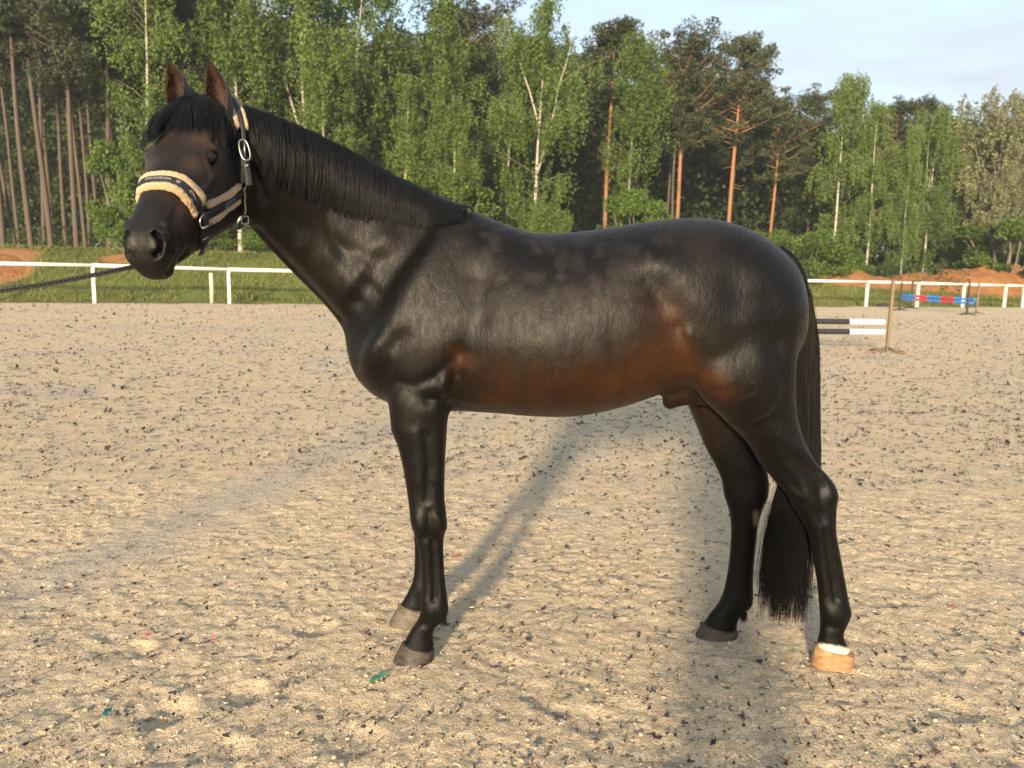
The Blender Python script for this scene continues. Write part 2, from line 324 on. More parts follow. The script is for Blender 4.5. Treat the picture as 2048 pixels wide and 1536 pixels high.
for x0, x1 in zip(post_x[:-1], post_x[1:]):
    b_ = MB(); pts = [(x0+.004, fence_y(x0), rail_h(x0)), (x1-.004, fence_y(x1), rail_h(x1))]; b_.tube(pts, .085, 10, flat=.85); obj('rail', b_.me('rail', M_white), FENCE)
# ================================================================== JUMPS
M_wood = mat('brown_paint', (.155, .108, .06), .65); M_dk = mat('dark_post', (.03, .026, .025), .6); M_blk = mat('black_paint', (.012, .012, .014), .4); M_wp = mat('white_paint', (.80, .79, .76), .45); M_blu = mat('blue_paint', (.015, .16, .52), .4); M_rd = mat('red_paint', (.48, .02, .05), .4)
def standard(base, h, m, lab, rz, w=.028, group=None):
    o = empty('jump_standard', tuple(base), lab, 'jump stand', group); b_ = MB(); b_.box((0, 0, h/2), (w, w, h/2)); obj('post', b_.me('post', m, False), o, loc=(0, 0, 0))
    for k in range(4):
        a = rz+k*math.pi/2; b_ = MB(); p0 = np.array([math.cos(a)*w, math.sin(a)*w, .09]); p1 = np.array([math.cos(a)*.42, math.sin(a)*.42, .015]); b_.tube([p0, (p0+p1)/2+np.array([0, 0, -.015]), p1], [.022, .02, .018], 6); obj('foot', b_.me('foot', m), o, loc=(0, 0, 0))
    return o
def pole(A, B, segs, lab, group, r=.05):
    o = empty('jump_pole', tuple((A+B)/2), lab, 'pole', group); d = B-A
    for (u0, u1, m) in segs:
        b_ = MB(); p0, p1 = A+d*u0+d*.0004, A+d*u1-d*.0004; bev = d/np.linalg.norm(d)*.012
        b_.tube([p0, p0+bev, p1-bev, p1], [r*.8 if u0 == 0 else r, r, r, r*.8 if u1 == 1 else r], 16); obj('segment', b_.me('segment', m), o)
    return o
st = ground(1774, 705); st2 = ground(1462, 700); st2[1] = st[1]+.15
standard(st, 1.42, M_wood, 'brown wooden jump standard with splayed feet beside the white pole ends', .35)
standard(np.array([st2[0]-.05, st2[1], 0]), 1.42, M_wood, 'brown wooden jump standard behind the hindquarters of the horse', .2)
for py_, lab in ((644, 'upper black and white pole behind the tail'), (664, 'lower black and white pole behind the tail')):
    A = at(1769, py_, st[1]+.02); B = at(1462, py_-3, st2[1]); pole(A, B, [(0, .228, M_wp), (.228, .77, M_blk), (.77, 1, M_wp)], lab, 'poles of the near jump', .053)
for (bx, by, h_, m_, lab) in ((1799,621,1.32,M_dk,'dark jump standard at the left front of the red and blue jump'),(1821,617,1.40,M_dk,'dark jump standard at the left rear of the red and blue jump'),(1933,630,1.42,M_dk,'dark jump standard at the right front of the red and blue jump'),(1952,628,1.38,M_wood,'brown jump standard at the right rear of the red and blue jump')):
    standard(ground(bx, by), h_, m_, lab, .5, .032)
for (y0, y1, d0, d1, lab) in ((590.5,599.,37.0,34.2,'upper red and blue pole on the far jump'),(597.5,607.,36.7,33.8,'lower red and blue pole on the far jump')):
    A, B = at(1803, y0, d0), at(1954, y1, d1)
    pole(A, B, [(0, .19, M_blu), (.19, .36, M_rd), (.36, .54, M_blu), (.54, .715, M_rd), (.715, 1, M_blu)], lab, 'poles of the far jump', .055)
b_ = MB(); q_ = ground(1770, 612); b_.box((q_[0], q_[1], .05), (.5, .12, .06), .3); b_.box((q_[0]+.1, q_[1], .13), (.3, .09, .022), .35); tag(obj('timber_block', b_.me('timber_block', M_dk, False)), 'low dark timber block lying by the rail beyond the brown standard', 'block')
# ================================================================== DIRT PILES beyond the rail
M_dirt = mat('orange_soil', (.34, .16, .065), .95, Specular_IOR_Level=.1); n = NT(M_dirt); g1, g2 = n.noise(n.map((1, 1, 1)), 1.6, 5, .65), n.noise(n.map((1, 1, 1)), 9., 4, .65)
n.color(n.mix(g1, (.24, .105, .042), (.42, .205, .085))); n.normal(n.bump(n.math('ADD', g1, g2), .9, .25))
def mound(px_, d, rx, ry, h, seed, lab):
    q_ = at(px_, 560, d); cx, cy = q_[0], d; a = np.linspace(0, 2*math.pi, 64, endpoint=False); rr = np.linspace(0, 1, 26); v = [(cx, cy, 0)]; pts = []
    for r in rr[1:]:
        for t in a: pts.append((cx+rx*r*math.cos(t), cy+ry*r*math.sin(t), r))
    P = np.array([(cx, cy, 0.)]+pts); r = P[:, 2]; base = terrain(P[:, 0], P[:, 1])-.10
    z = h*np.clip(1-r**1.6, 0, 1)*(.55+.9*n2(P[:, 0], P[:, 1], .55, seed, 3))+.35*(n2(P[:, 0], P[:, 1], 2.2, seed+3, 3)-.5)*np.clip(1-r, 0, 1); P[:, 2] = base+z*(r < 1)
    f = [(0, 1+j, 1+(j+1) % 64) for j in range(64)]
    for i in range(24):
        for j in range(64): p = 1+i*64+j; q2 = 1+i*64+(j+1) % 64; f.append((p, p+64, q2+64, q2))
    tag(obj('dirt_pile', mesh('dirt_pile', P, f, M_dirt)), lab, 'dirt pile', 'orange dirt piles beyond the rail')
for a in ((1672,51.5,3.4,2.2,1.35,1,'orange dirt pile directly right of the tail'),(1745,50.5,2.8,1.6,.7,2,'low orange dirt pile above the brown standard'),(1850,51.5,5.4,2.2,1.1,3,'broad low orange dirt pile behind the red and blue jump'),
          (1955,52.5,4.0,2.4,1.75,4,'tall orange dirt pile at right, left peak'),(2035,53.,4.2,2.5,1.7,5,'tall orange dirt pile at the right edge of the picture'),(-40,33.0,2.2,1.4,.5,6,'orange dirt pile at the far left edge behind the rail')): mound(*a)
# ================================================================== GRASS TUFTS on the bank
def blades(x, y, hgt, wd, M, name, lean=.35):
    N = len(x); z = terrain(x, y)-.02; an = rng.random(N)*6.28; la = rng.random(N)*6.28; l = rng.random(N)*lean
    b0 = np.stack([x-np.cos(an)*wd, y-np.sin(an)*wd, z], 1); b1 = np.stack([x+np.cos(an)*wd, y+np.sin(an)*wd, z], 1); tp = np.stack([x+np.cos(la)*l*hgt, y+np.sin(la)*l*hgt, z+hgt], 1)
    return mesh(name, np.stack([b0, b1, tp], 1).reshape(-1, 3), np.arange(N*3).reshape(-1, 3), M, False)
def leaf_mat(name, cols, trans=.35, nscale=.35):
    m = mat(name, cols[0], .6, Specular_IOR_Level=.25); n = NT(m); gi = n.node('ShaderNodeNewGeometry'); oi = n.node('ShaderNodeObjectInfo')
    c = n.ramp(gi.outputs['Random Per Island'], [(0., cols[0]), (.5, cols[1]), (1., cols[2])])
    big = n.noise(n.map((1, 1, 1)), nscale, 3); c = n.mix(1., c, n.ramp(big, [(.3, .72), (.7, 1.2)]), 'MULTIPLY'); c = n.mix(1., c, n.ramp(oi.outputs['Random'], [(0., (.84, .84, .78)), (1., (1.16, 1.12, 1.1))]), 'MULTIPLY')
    n.color(c); tr = n.node('ShaderNodeBsdfTranslucent'); n.link(c, tr.inputs['Color']); ms = n.node('ShaderNodeMixShader'); ms.inputs[0].default_value = trans
    out = n.t.nodes['Material Output']; n.link(n.b.outputs[0], ms.inputs[1]); n.link(tr.outputs[0], ms.inputs[2]); n.link(ms.outputs[0], out.inputs['Surface']); return m
M_blade = leaf_mat('grass_blades', [(.075, .115, .022), (.125, .155, .036), (.21, .19, .07)], .25)
N = 120000; x = rng.uniform(-30, 46, N); d = .5+11*rng.random(N)**1.3; y = fence_y(x)+d*1.052; kp = (soil_mask(x, y) < .35+.4*rng.random(N)*0+.0)*(n2(x, y, .6, 41, 2) > .34); x, y, d = x[kp], y[kp], d[kp]
hh = rng.uniform(.06, .20, len(x))*(.5+.9*n2(x, y, .5, 42, 2))*np.where(d < 1.6, .45, 1.25); tag(obj('grass', blades(x, y, hh, hh*.10+.009, M_blade, 'grass')), 'rough grass growing on the bank behind the rail', 'grass', kind='stuff')
# ================================================================== TREES
def leaves(c, size, nrm_up=.3, aspect=.62):
    """diamond leaves at points c (N,3) -> verts, faces"""
    N = len(c); n_ = rng.normal(0, 1, (N, 3)); n_[:, 2] += nrm_up; n_ /= np.linalg.norm(n_, axis=1)[:, None]; u = rng.normal(0, 1, (N, 3)); u -= n_*(u*n_).sum(1)[:, None]; u /= np.linalg.norm(u, axis=1)[:, None]; w = np.cross(n_, u)
    s = (size*rng.uniform(.6, 1.35, N))[:, None]; v = np.stack([c-u*s, c+w*s*aspect, c+u*s, c-w*s*aspect], 1); return v.reshape(-1, 3), np.arange(N*4).reshape(-1, 4)
def limb_pts(p0, dirv, L, droop, k=6, rise=.0):
    t = np.linspace(0, 1, k); d = np.asarray(dirv, float); return np.asarray(p0)+d*L*t[:, None]+np.array([0, 0, 1.])*(rise*L*t-droop*L*t*t)[:, None]+np.cumsum(rng.normal(0, .018*L, (k, 3)), 0)*t[:, None]
class Wood(MB): pass
def birch(H, seed, spread=.17, low=.16, nl=48, ltw=11, dens=44, lsz=.088, lean=0., fork=True):
    global rng
    keep_, rng = rng, np.random.default_rng(seed)
    wd = Wood(); k = 12; t = np.linspace(0, 1, k); ph = rng.random(2)*6
    tr = np.stack([lean*H*t**1.3+.012*H*np.sin(t*5+ph[0])*t, .010*H*np.sin(t*4+ph[1])*t, H*t], 1)
    wd.tube(crom(tr, 3), np.interp(np.linspace(0, 1, 34), [0, .05, .5, 1], [.0105*H, .0088*H, .0052*H, .0010*H]), 9)
    L = []
    stems = [(tr, .10)]
    if fork:
        for q in range(2):
            i0 = rng.integers(4, 7); a = rng.random()*6.28; s2 = limb_pts(tr[i0], (math.cos(a)*.35, math.sin(a)*.35, .9), H*(1-t[i0])*.85, -.02, 9); wd.tube(s2, np.linspace(.0048*H, .0008*H, 9), 7); stems.append((s2, .0))
    for q in range(nl):
        st_, _ = stems[0] if rng.random() < .62 or len(stems) == 1 else stems[rng.integers(1, len(stems))]
        z0 = low+(1-low)*rng.random()**.85
        zz = z0*H; j = np.interp(zz, st_[:, 2], np.arange(len(st_))); p0 = np.array([np.interp(j, np.arange(len(st_)), st_[:, c]) for c in range(3)])
        rel = np.clip((p0[2]/H-low)/(1-low), 0, 1); a = rng.random()*6.28; ll = H*spread*(.35+1.0*math.sin(math.pi*min(1, rel*.82+.18))**.8)*rng.uniform(.65, 1.2)
        up = .55+.5*rel; lp = limb_pts(p0, (math.cos(a), math.sin(a), up), ll*.8, .30, 6); wd.tube(lp, np.linspace(.0017*H, .0005*H, 6), 5, 1)
        for w in range(ltw):
            s = rng.uniform(.25, 1); b0 = np.array([np.interp(s*5, np.arange(6), lp[:, c]) for c in range(3)])+rng.normal(0, .018*H, 3)*np.array([1, 1, .6]); hang = H*rng.uniform(.05, .15)
            n_ = int(dens*rng.uniform(.6, 1.3)); tt_ = rng.random(n_); dv = rng.normal(0, .16, 2)
            L.append(np.stack([b0[0]+dv[0]*hang*tt_+rng.normal(0, .0062*H, n_), b0[1]+dv[1]*hang*tt_+rng.normal(0, .0075*H, n_), b0[2]-hang*tt_+rng.normal(0, .004*H, n_)], 1))
    v, f = leaves(np.concatenate(L), np.full(sum(map(len, L)), lsz), .2); rng = keep_; return wd, v, f
def pine(H, seed, crown=.5, wid=.13, nl=40, lean=0., tuf=5, nd=62, nsz=.135):
    global rng
    keep_, rng = rng, np.random.default_rng(seed)
    wd = Wood(); k = 12; t = np.linspace(0, 1, k); ph = rng.random(2)*6; tr = np.stack([lean*H*t+.016*H*np.sin(t*5+ph[0])*t, .006*H*np.sin(t*4+ph[1])*t, H*t], 1)
    wd.tube(crom(tr, 3), np.interp(np.linspace(0, 1, 34), [0, .04, .6, 1], [.0115*H, .0095*H, .0065*H, .0015*H]), 9)
    for q in range(7):       # dead snags
        z0 = rng.uniform(.35, crown+.05); a = rng.random()*6.28; p0 = np.array([np.interp(z0, t, tr[:, c]) for c in range(3)]); wd.tube(limb_pts(p0, (math.cos(a), math.sin(a), -.1), H*rng.uniform(.02, .05), .1, 4), [.0014*H, .001*H, .0008*H, .0003*H], 5)
    V_, F_, n0 = [], [], 0
    for q in range(nl):
        z0 = crown+(1-crown)*rng.random()**.9; rel = (z0-crown)/(1-crown); a = rng.random()*6.28; p0 = np.array([np.interp(z0, t, tr[:, c]) for c in range(3)])
        ll = H*wid*(.55+.75*math.sin(math.pi*(.25+.72*rel)))*rng.uniform(.55, 1.15); lp = limb_pts(p0, (math.cos(a), math.sin(a), .25+.5*rel), ll, -.12, 6); wd.tube(lp, np.linspace(.0028*H, .0008*H, 6), 5)
        for w in range(tuf):
            s = 1-.8*rng.random()**1.5; c = np.array([np.interp(s*5, np.arange(6), lp[:, c_]) for c_ in range(3)])+rng.normal(0, .014*H, 3)*np.array([1, 1, .6]); r = H*rng.uniform(.022, .042)
            p = rng.normal(0, 1, (nd, 3)); p /= np.linalg.norm(p, axis=1)[:, None]; p *= (r*rng.uniform(.25, 1.0, nd)**.6)[:, None]; p[:, 2] *= .62; V_.append(c+p)
    v, f = leaves(np.concatenate(V_), np.full(sum(map(len, V_)), nsz*H/18.), .5, .34); rng = keep_; return wd, v, f

def shrub(R, H, seed, lsz=.05, nb=30, per=420):
    global rng
    keep_, rng = rng, np.random.default_rng(seed); wd = Wood(); C = []
    for q in range(nb):
        a = rng.random()*6.28; el = rng.random(); c = np.array([math.cos(a)*R*math.sqrt(rng.random())*.85, math.sin(a)*R*math.sqrt(rng.random())*.85, 0]); c[2] = H*(.22+.68*el*(1-.45*(np.hypot(c[0], c[1])/R)**2))
        wd.tube(limb_pts((c[0]*.12, c[1]*.12, 0), c/np.linalg.norm(c), np.linalg.norm(c), .0, 5), np.linspace(.03, .008, 5)*H/2.5, 5)
        rr = R*rng.uniform(.18, .34); p = rng.normal(0, 1, (per, 3)); p /= np.linalg.norm(p, axis=1)[:, None]; p *= (rr*rng.uniform(.45, 1.1, per))[:, None]; p[:, 2] *= .7; C.append(c+p)
    C = np.concatenate(C); C[:, 2] = np.maximum(C[:, 2], .03); v, f = leaves(C, np.full(len(C), lsz), .5); rng = keep_; return wd, v, f
M_bbark = mat('birch_bark', (.50, .47, .41), .8); n = NT(M_bbark); b1 = n.noise(n.map((2.2, 2.2, 5.5)), 1.3, 4, .6, .3); b2 = n.noise(n.map((1, 1, 6)), 3., 3)
n.color(n.mix(n.ramp(b1, [(.54, 0.), (.64, 1.)]), n.mix(b2, (.30, .27, .22), (.47, .44, .38)), (.05, .042, .034)))
M_pbark = mat('pine_bark', (.2, .1, .05), .9); n = NT(M_pbark); sp = n.node('ShaderNodeSeparateXYZ'); n.link(n.tc.outputs['Object'], sp.inputs[0]); b1 = n.noise(n.map((4, 4, 1.2)), 1.6, 4, .6)
lo_ = n.mix(b1, (.085, .058, .040), (.20, .13, .085)); hi_ = n.mix(b1, (.19, .085, .036), (.36, .18, .085)); n.color(n.mix(n.ramp(n.math('ADD', n.math('MULTIPLY', sp.outputs[2], .065), n.math('MULTIPLY', b1, .25)), [(.22, 0.), (.62, 1.)]), lo_, hi_)); n.normal(n.bump(b1, .6, .05))
M_pbark2 = mat('shade_pine_bark', (.09, .06, .042), .9); n = NT(M_pbark2); n.color(n.mix(n.noise(n.map((4, 4, 1.2)), 1.6, 4), (.055, .042, .034), (.12, .088, .066)))  # darker copy of the pine bark, with the wood's shade in its colour
M_twig = mat('twig_bark', (.15, .125, .095), .9)
M_gbark = mat('grey_bark', (.16, .145, .12), .9)
M_birch = leaf_mat('birch_leaves', [(.100, .165, .036), (.135, .212, .048), (.178, .252, .068)], .45)
M_birch2 = None if True else leaf_mat('young_birch_leaves', [(.100, .152, .032), (.134, .194, .044), (.172, .23, .062)], .45)
M_pine = leaf_mat('pine_needles', [(.034, .048, .024), (.052, .070, .032), (.080, .098, .046)], .12)
M_bush = leaf_mat('bush_leaves', [(.072, .135, .024), (.112, .19, .034), (.155, .232, .05)], .38)
M_dim = leaf_mat('shade_toned_leaves', [(.040, .066, .022), (.064, .098, .030), (.092, .130, .040)], .4)  # leaf green darkened: shade inside the wood is put into the colour
M_pale = leaf_mat('pale_willow_leaves', [(.15, .17, .085), (.21, .23, .12), (.28, .29, .16)], .35)
def proto(kind, H, seed, **kw):
    wd, v, f = (birch if kind == 'birch' else pine)(H, seed, **kw); return wd, v, f
LIB = {}
def lib(key, fn, wood_m, leaf_m):
    if key not in LIB:
        base = key.rstrip('d')
        if base in LIB and key != base: a_, b_ = LIB[base]; a2 = a_.copy(); a2.materials[0] = wood_m; LIB[key] = (a2, b_)
        else: wd, v, f = fn(); LIB[key] = (wd.me(key+'_trunk', [wood_m, M_twig]), mesh(key+'_crown', v, f, leaf_m, False))
    return LIB[key]
def plant(name, key, fn, wm, lm, loc, rz, sc, label, cat='tree', group=None, crown='crown', trunk='trunk', tilt=0., wide=1.):
    a, b = lib(key, fn, wm, lm); o = empty(name, loc, label, cat, group); o.rotation_euler = (0, tilt, 0); o.scale = (sc*wide, sc*wide, sc)
    for nm, me_ in ((trunk, a), (crown, b)):
        c = bpy.data.objects.new(nm, me_); COL.objects.link(c); c.parent = o; c.rotation_euler = (0, 0, rz)
    return o
def spot(px_, d): 
    x = at(px_, 560, d)[0]; return np.array([x, d, float(terrain(np.array([x]), np.array([d]))[0])-.05])
def height_to(px_, top, loc): return at(px_, top, loc[1])[2]-loc[2]
BV = [dict(seed=101, fork=False), dict(seed=102, spread=.20, nl=52), dict(seed=103, spread=.15, low=.10, fork=False), dict(seed=104, lean=.05), dict(seed=105, spread=.18, low=.22, fork=False), dict(seed=106, lean=-.05, spread=.15, fork=False)]
PV = [dict(seed=201, crown=.66, wid=.12), dict(seed=202, crown=.72, wid=.12), dict(seed=203, crown=.58, wid=.155, nl=56), dict(seed=204, crown=.74, wid=.10), dict(seed=205, crown=.60, wid=.15, lean=.02, nl=56), dict(seed=206, crown=.70, lean=-.03)]
def add_birch(px_, top, d, var, label, tilt=0., wide=1., young=False):
    top = top-(110 if px_ < 760 and top < 0 else 60 if px_ < 1000 else 10)
    l = spot(px_, d); H = height_to(px_, top, l)*.94; key = 'birch%d' % var
    plant('birch_tree', key, lambda: birch(16., **BV[var]), M_bbark, M_birch, l, rng.random()*6.28, H/16., label, 'tree', 'birches at the edge of the wood', tilt=tilt, wide=wide)
def add_pine(px_, top, d, var, label, tilt=0., wide=1., group='pines at the edge of the wood', dark=False):
    l = spot(px_, d); H = height_to(px_, top, l)*.90; key = 'pine%d%s' % (var, 'd' if dark else '')
    lib('pine%d' % var, lambda: pine(18., **PV[var]), M_pbark, M_pine)
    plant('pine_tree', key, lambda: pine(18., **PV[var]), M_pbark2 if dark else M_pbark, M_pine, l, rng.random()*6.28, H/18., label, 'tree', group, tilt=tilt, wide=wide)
for a in ((300,-60,41.,0,'birch with a slim white trunk rising just left of the ears',.03,.85),(483,-70,43.,4,'birch with a white forked trunk just right of the near ear',0.,.9),(612,-90,43.,1,'large birch with several pale stems above the front of the mane',0.,1.05),
          (700,-60,45.,3,'birch with a pale trunk leaning right above the middle of the mane',.09,.95),(655,120,41.,2,'low weeping birch right above the crest of the mane',0.,1.15),(880,20,46.,4,'birch with a short pale stretch of trunk above the withers end of the mane',0.,.95),(800,190,43.5,5,'low birch with a pale limb slanting right above the mane',.06,1.),
          (905,230,42.,2,'short leafy birch above the withers',0.,1.1),(1066,-15,45.,1,'tall birch with a straight white trunk above the middle of the back',.02,.92),(1010,60,50.,5,'birch set back behind the tall one above the back',0.,.9),(1245,52,49.,0,'birch with a leaning pale stem above the loin',.04,.85),
          (1660,120,55.,2,'tall birch with a long white trunk right of the tail head',.02,.8),(1730,200,56.,4,'birch right of the long white trunk beyond the tail',0.,.8),(1800,250,55.,5,'slender birch above the brown jump standard',0.,.75),(1842,205,57.,3,'birch with a pale leaning trunk above the red and blue jump',.06,.85),(1890,240,60.,0,'birch behind the red and blue jump, nearest the pale willow',.0,.9)):
    add_birch(*a[:5], tilt=a[5], wide=a[6], young=a[0] in (905,655,800,1066,1245))
for a in ((12,-160,43.,0,'pine at the very left edge of the picture',.0),(68,-150,42.,3,'second pine from the left edge, leaning slightly left',-.04),(108,-170,44.,1,'third pine from the left edge with a leaning trunk',-.05),(158,-140,41.5,2,'thick pine left of the ears, nearest to the bank',.0),(222,-130,45.,1,'pine between the thick pine and the white birch',.03),
          (440,-60,50.,4,'pine seen between the ears and the forked birch',0.),(815,90,52.,0,'pine half hidden behind the birches above the mane',0.),(940,-20,53.,2,'dark pine top between birches above the withers',0.),(1207,20,52.,3,'orange trunked pine above the loin, left of the gap of sky',0.),(1347,40,54.,2,'orange trunked pine above the croup, left of the bushy one',.015),
          (1449,42,54.,4,'bushy pine with a bright orange trunk above the croup',.025),(1535,175,58.,2,'pine above the tail head with a red trunk',0.),(1610,165,62.,0,'pine between the red trunked one and the tall birch',0.),(1768,185,63.,1,'dark pine top between the birches beyond the tail',0.),(1830,180,64.,3,'dark pine top above the red and blue jump',0.)):
    add_pine(*a[:5], tilt=a[5], wide=1.05, dark=a[0] < 300)
for k, px_ in enumerate((-18, 36, 45, 92, 137, 176, 184, 207, 240, 268, 326, 358, 380, 418)):
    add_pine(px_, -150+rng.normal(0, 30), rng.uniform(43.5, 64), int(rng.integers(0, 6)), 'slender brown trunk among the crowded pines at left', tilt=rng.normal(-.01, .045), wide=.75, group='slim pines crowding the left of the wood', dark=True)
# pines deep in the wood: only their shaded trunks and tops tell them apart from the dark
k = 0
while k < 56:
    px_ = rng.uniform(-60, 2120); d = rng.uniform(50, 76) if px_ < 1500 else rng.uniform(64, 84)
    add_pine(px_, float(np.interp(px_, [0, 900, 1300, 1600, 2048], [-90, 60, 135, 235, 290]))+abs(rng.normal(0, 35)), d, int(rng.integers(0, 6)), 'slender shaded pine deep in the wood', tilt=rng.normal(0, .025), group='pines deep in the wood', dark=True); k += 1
# pale willow at the right edge
def willow(): return birch(13., 301, spread=.23, low=.25, nl=50, ltw=11, dens=40, lsz=.085)
for px_, top, d, lab, tl in ((1952,195,57.,'pale grey-green willow with a leaning trunk near the right edge',.09),(2040,200,60.,'pale grey-green willow cut by the right edge of the picture',.05),(1975,330,55.,'smaller pale willow leaning right in front of the other two',.12)):
    l = spot(px_, d); plant('willow_tree', 'willow', willow, M_gbark, M_pale, l, rng.random()*6, height_to(px_, top, l)/13., lab, 'tree', 'willows at the right', tilt=tl, wide=1.05)
# bushes along the edge of the wood
SH = {0: lambda: shrub(1.6, 2.6, 401), 1: lambda: shrub(2.0, 2.4, 402, nb=30), 2: lambda: shrub(1.3, 3.0, 403)}
for px_, top, d, v_, m_, w_, lab in ((1265,360,47.,2,'b',.85,'bright green bush above the loin'),(1605,450,50.,1,'b',1.3,'yellow-green bush right above the tail head'),(1525,455,52.,0,'d',1.0,'olive bush left of the yellow-green one above the tail head'),(1690,490,53.,0,'b',1.1,'green bush at the foot of the long white birch trunk'),(2010,425,53.,2,'b',1.7,'bright green maple bush under the pale willows'),
      (1905,525,56.,1,'d',1.0,'dark bush behind the red and blue jump'),(250,260,42.5,2,'b',.75,'leafy bright green sapling left of the forehead'),(255,395,41.5,0,'b',.9,'low bright green sapling left of the noseband'),(545,440,41.,1,'b',1.2,'green bush seen under the throat'),(890,330,43.5,2,'b',1.25,'tall green bush above the withers'),(985,430,46.,0,'b',.9,'green bush above the dip of the back'),
      (1085,400,44.,1,'b',.5,'green bush at the foot of the tall birch above the back'),(440,450,43.,0,'b',1.,'small green bush glimpsed under the jaw'),(1790,520,56.,1,'d',1.0,'dark bush above the brown jump standard'),(2046,500,58.,0,'d',1.2,'dark bush at the right edge of the picture'),(740,360,47.,2,'d',1.2,'dark bush above the middle of the mane')):
    l = spot(px_, d); key = 'shrub%d%s' % (v_, 'x' if m_ == 'd' else 'b'); Hs = (2.6, 2.4, 3.0)[v_]; plant('bush', key, SH[v_], M_gbark, M_bush if m_ == 'b' else M_dim, l, rng.random()*6, max(.3, height_to(px_, top, l)/Hs), lab, 'bush', 'bushes along the edge of the wood', 'foliage', 'stem', wide=w_)
# the wood behind, a mass nobody could count: understorey and far crowns
def far_tree(): return birch(15., 333, spread=.24, low=.06, nl=60, ltw=11, dens=34, lsz=.15)
for k in range(46):
    px_ = -80+2220*(k+rng.random())/46; d = rng.uniform(62, 86); l = spot(px_, d); top = float(np.interp(px_, [0, 900, 1250, 1600, 2048], [60, 110, 170, 250, 300]))+rng.normal(0, 25)
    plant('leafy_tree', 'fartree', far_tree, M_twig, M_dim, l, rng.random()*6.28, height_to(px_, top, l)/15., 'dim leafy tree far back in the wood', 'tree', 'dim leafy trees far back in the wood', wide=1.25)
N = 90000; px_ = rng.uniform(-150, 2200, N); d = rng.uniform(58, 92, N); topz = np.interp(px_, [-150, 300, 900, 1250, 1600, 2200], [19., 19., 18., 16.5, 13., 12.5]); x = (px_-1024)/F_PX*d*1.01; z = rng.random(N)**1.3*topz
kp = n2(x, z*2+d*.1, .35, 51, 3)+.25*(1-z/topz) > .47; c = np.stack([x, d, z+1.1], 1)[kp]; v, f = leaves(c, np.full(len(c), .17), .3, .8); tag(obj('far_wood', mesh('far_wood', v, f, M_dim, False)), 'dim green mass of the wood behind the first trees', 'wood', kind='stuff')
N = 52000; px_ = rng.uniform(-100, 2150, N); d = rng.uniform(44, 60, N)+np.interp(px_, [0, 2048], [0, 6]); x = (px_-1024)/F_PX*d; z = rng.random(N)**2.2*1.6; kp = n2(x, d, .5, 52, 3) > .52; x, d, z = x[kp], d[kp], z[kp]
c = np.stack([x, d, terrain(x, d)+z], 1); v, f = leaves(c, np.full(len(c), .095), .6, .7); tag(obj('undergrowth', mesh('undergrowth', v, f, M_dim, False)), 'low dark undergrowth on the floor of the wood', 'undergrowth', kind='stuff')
# ================================================================== HORSE
YM = 2.83                                   # the plane through the horse's spine
RA = np.linspace(0, 2*math.pi, 88, endpoint=False)
parts = []                                  # (verts, faces) of overlapping closed lofts, fused into one skin below
def body_ring(x, top, bot, w, lev=.5, qt=1., qb=1., ym=YM):
    T, B = at(x, top, ym), at(x, bot, ym); zc = B[2]+(T[2]-B[2])*lev
    c, s_ = np.cos(RA), np.sin(RA)
    z = np.where(c > 0, zc+(T[2]-zc)*np.abs(c)**qt, zc-(zc-B[2])*np.abs(c)**qb)
    xx = B[0]+(T[0]-B[0])*(z-B[2])/(T[2]-B[2])
    return np.stack([xx, ym+w*s_, z], 1)
trunk = [(693,640,705,.03,.5,1,1),(705,590,740,.09,.5,1,1),(728,535,772,.145,.45,1,1),(765,480,800,.20,.45,1.1,.8),(820,432,815,.23,.42,1.3,.75),
 (880,413,820,.245,.42,1.5,.8),(940,421,822,.252,.42,1.6,1),(1000,444,825,.272,.43,1.35,1),(1070,466,830,.295,.45,1.1,.95),(1150,464,830,.305,.46,1,.95),
 (1230,454,815,.30,.5,1,1),(1300,443,793,.29,.52,.95,1),(1350,437,775,.285,.52,.9,.9),(1400,436,765,.28,.52,.9,.85),(1450,443,755,.272,.5,.92,.85),
 (1498,460,748,.26,.48,.95,.85),(1538,484,738,.235,.47,1,.9),(1572,513,722,.19,.48,1,1),(1593,548,705,.13,.5,1,1),(1602,590,665,.055,.5,1,1)]
parts.append(loft([body_ring(*t) for t in trunk], 4))
# neck: egg-shaped sections between crest and throat, bending towards the viewer
neck = [((975,430),(770,790),2.83,.16),((930,418),(722,735),2.83,.17),((862,392),(690,665),2.825,.15),((780,350),(641,604),2.80,.125),((690,298),(587,548),2.75,.112),
        ((605,257),(538,495),2.67,.105),((535,228),(497,448),2.585,.092),((480,210),(478,410),2.53,.074),((440,207),(455,370),2.48,.05)]
def neck_rings():
    out = []
    for k, (T, B, d, w) in enumerate(neck):
        A, Q = at(*T, d), at(*B, d); d0 = neck[max(k-1,0)]; d1 = neck[min(k+1,len(neck)-1)]
        c0 = (at(*d0[0], d0[2])+at(*d0[1], d0[2]))/2; c1 = (at(*d1[0], d1[2])+at(*d1[1], d1[2]))/2
        ax = c1-c0; up = A-Q; side = np.cross(ax, up); side /= np.linalg.norm(side)
        c, s_ = np.cos(RA), np.sin(RA); lev = .42
        h = np.where(c > 0, lev+(1-lev)*np.abs(c)**1.35, lev-lev*np.abs(c)**1.05)
        out.append(Q+h[:, None]*(A-Q)+(w*s_)[:, None]*side)
    return out
parts.append(loft(neck_rings(), 4))
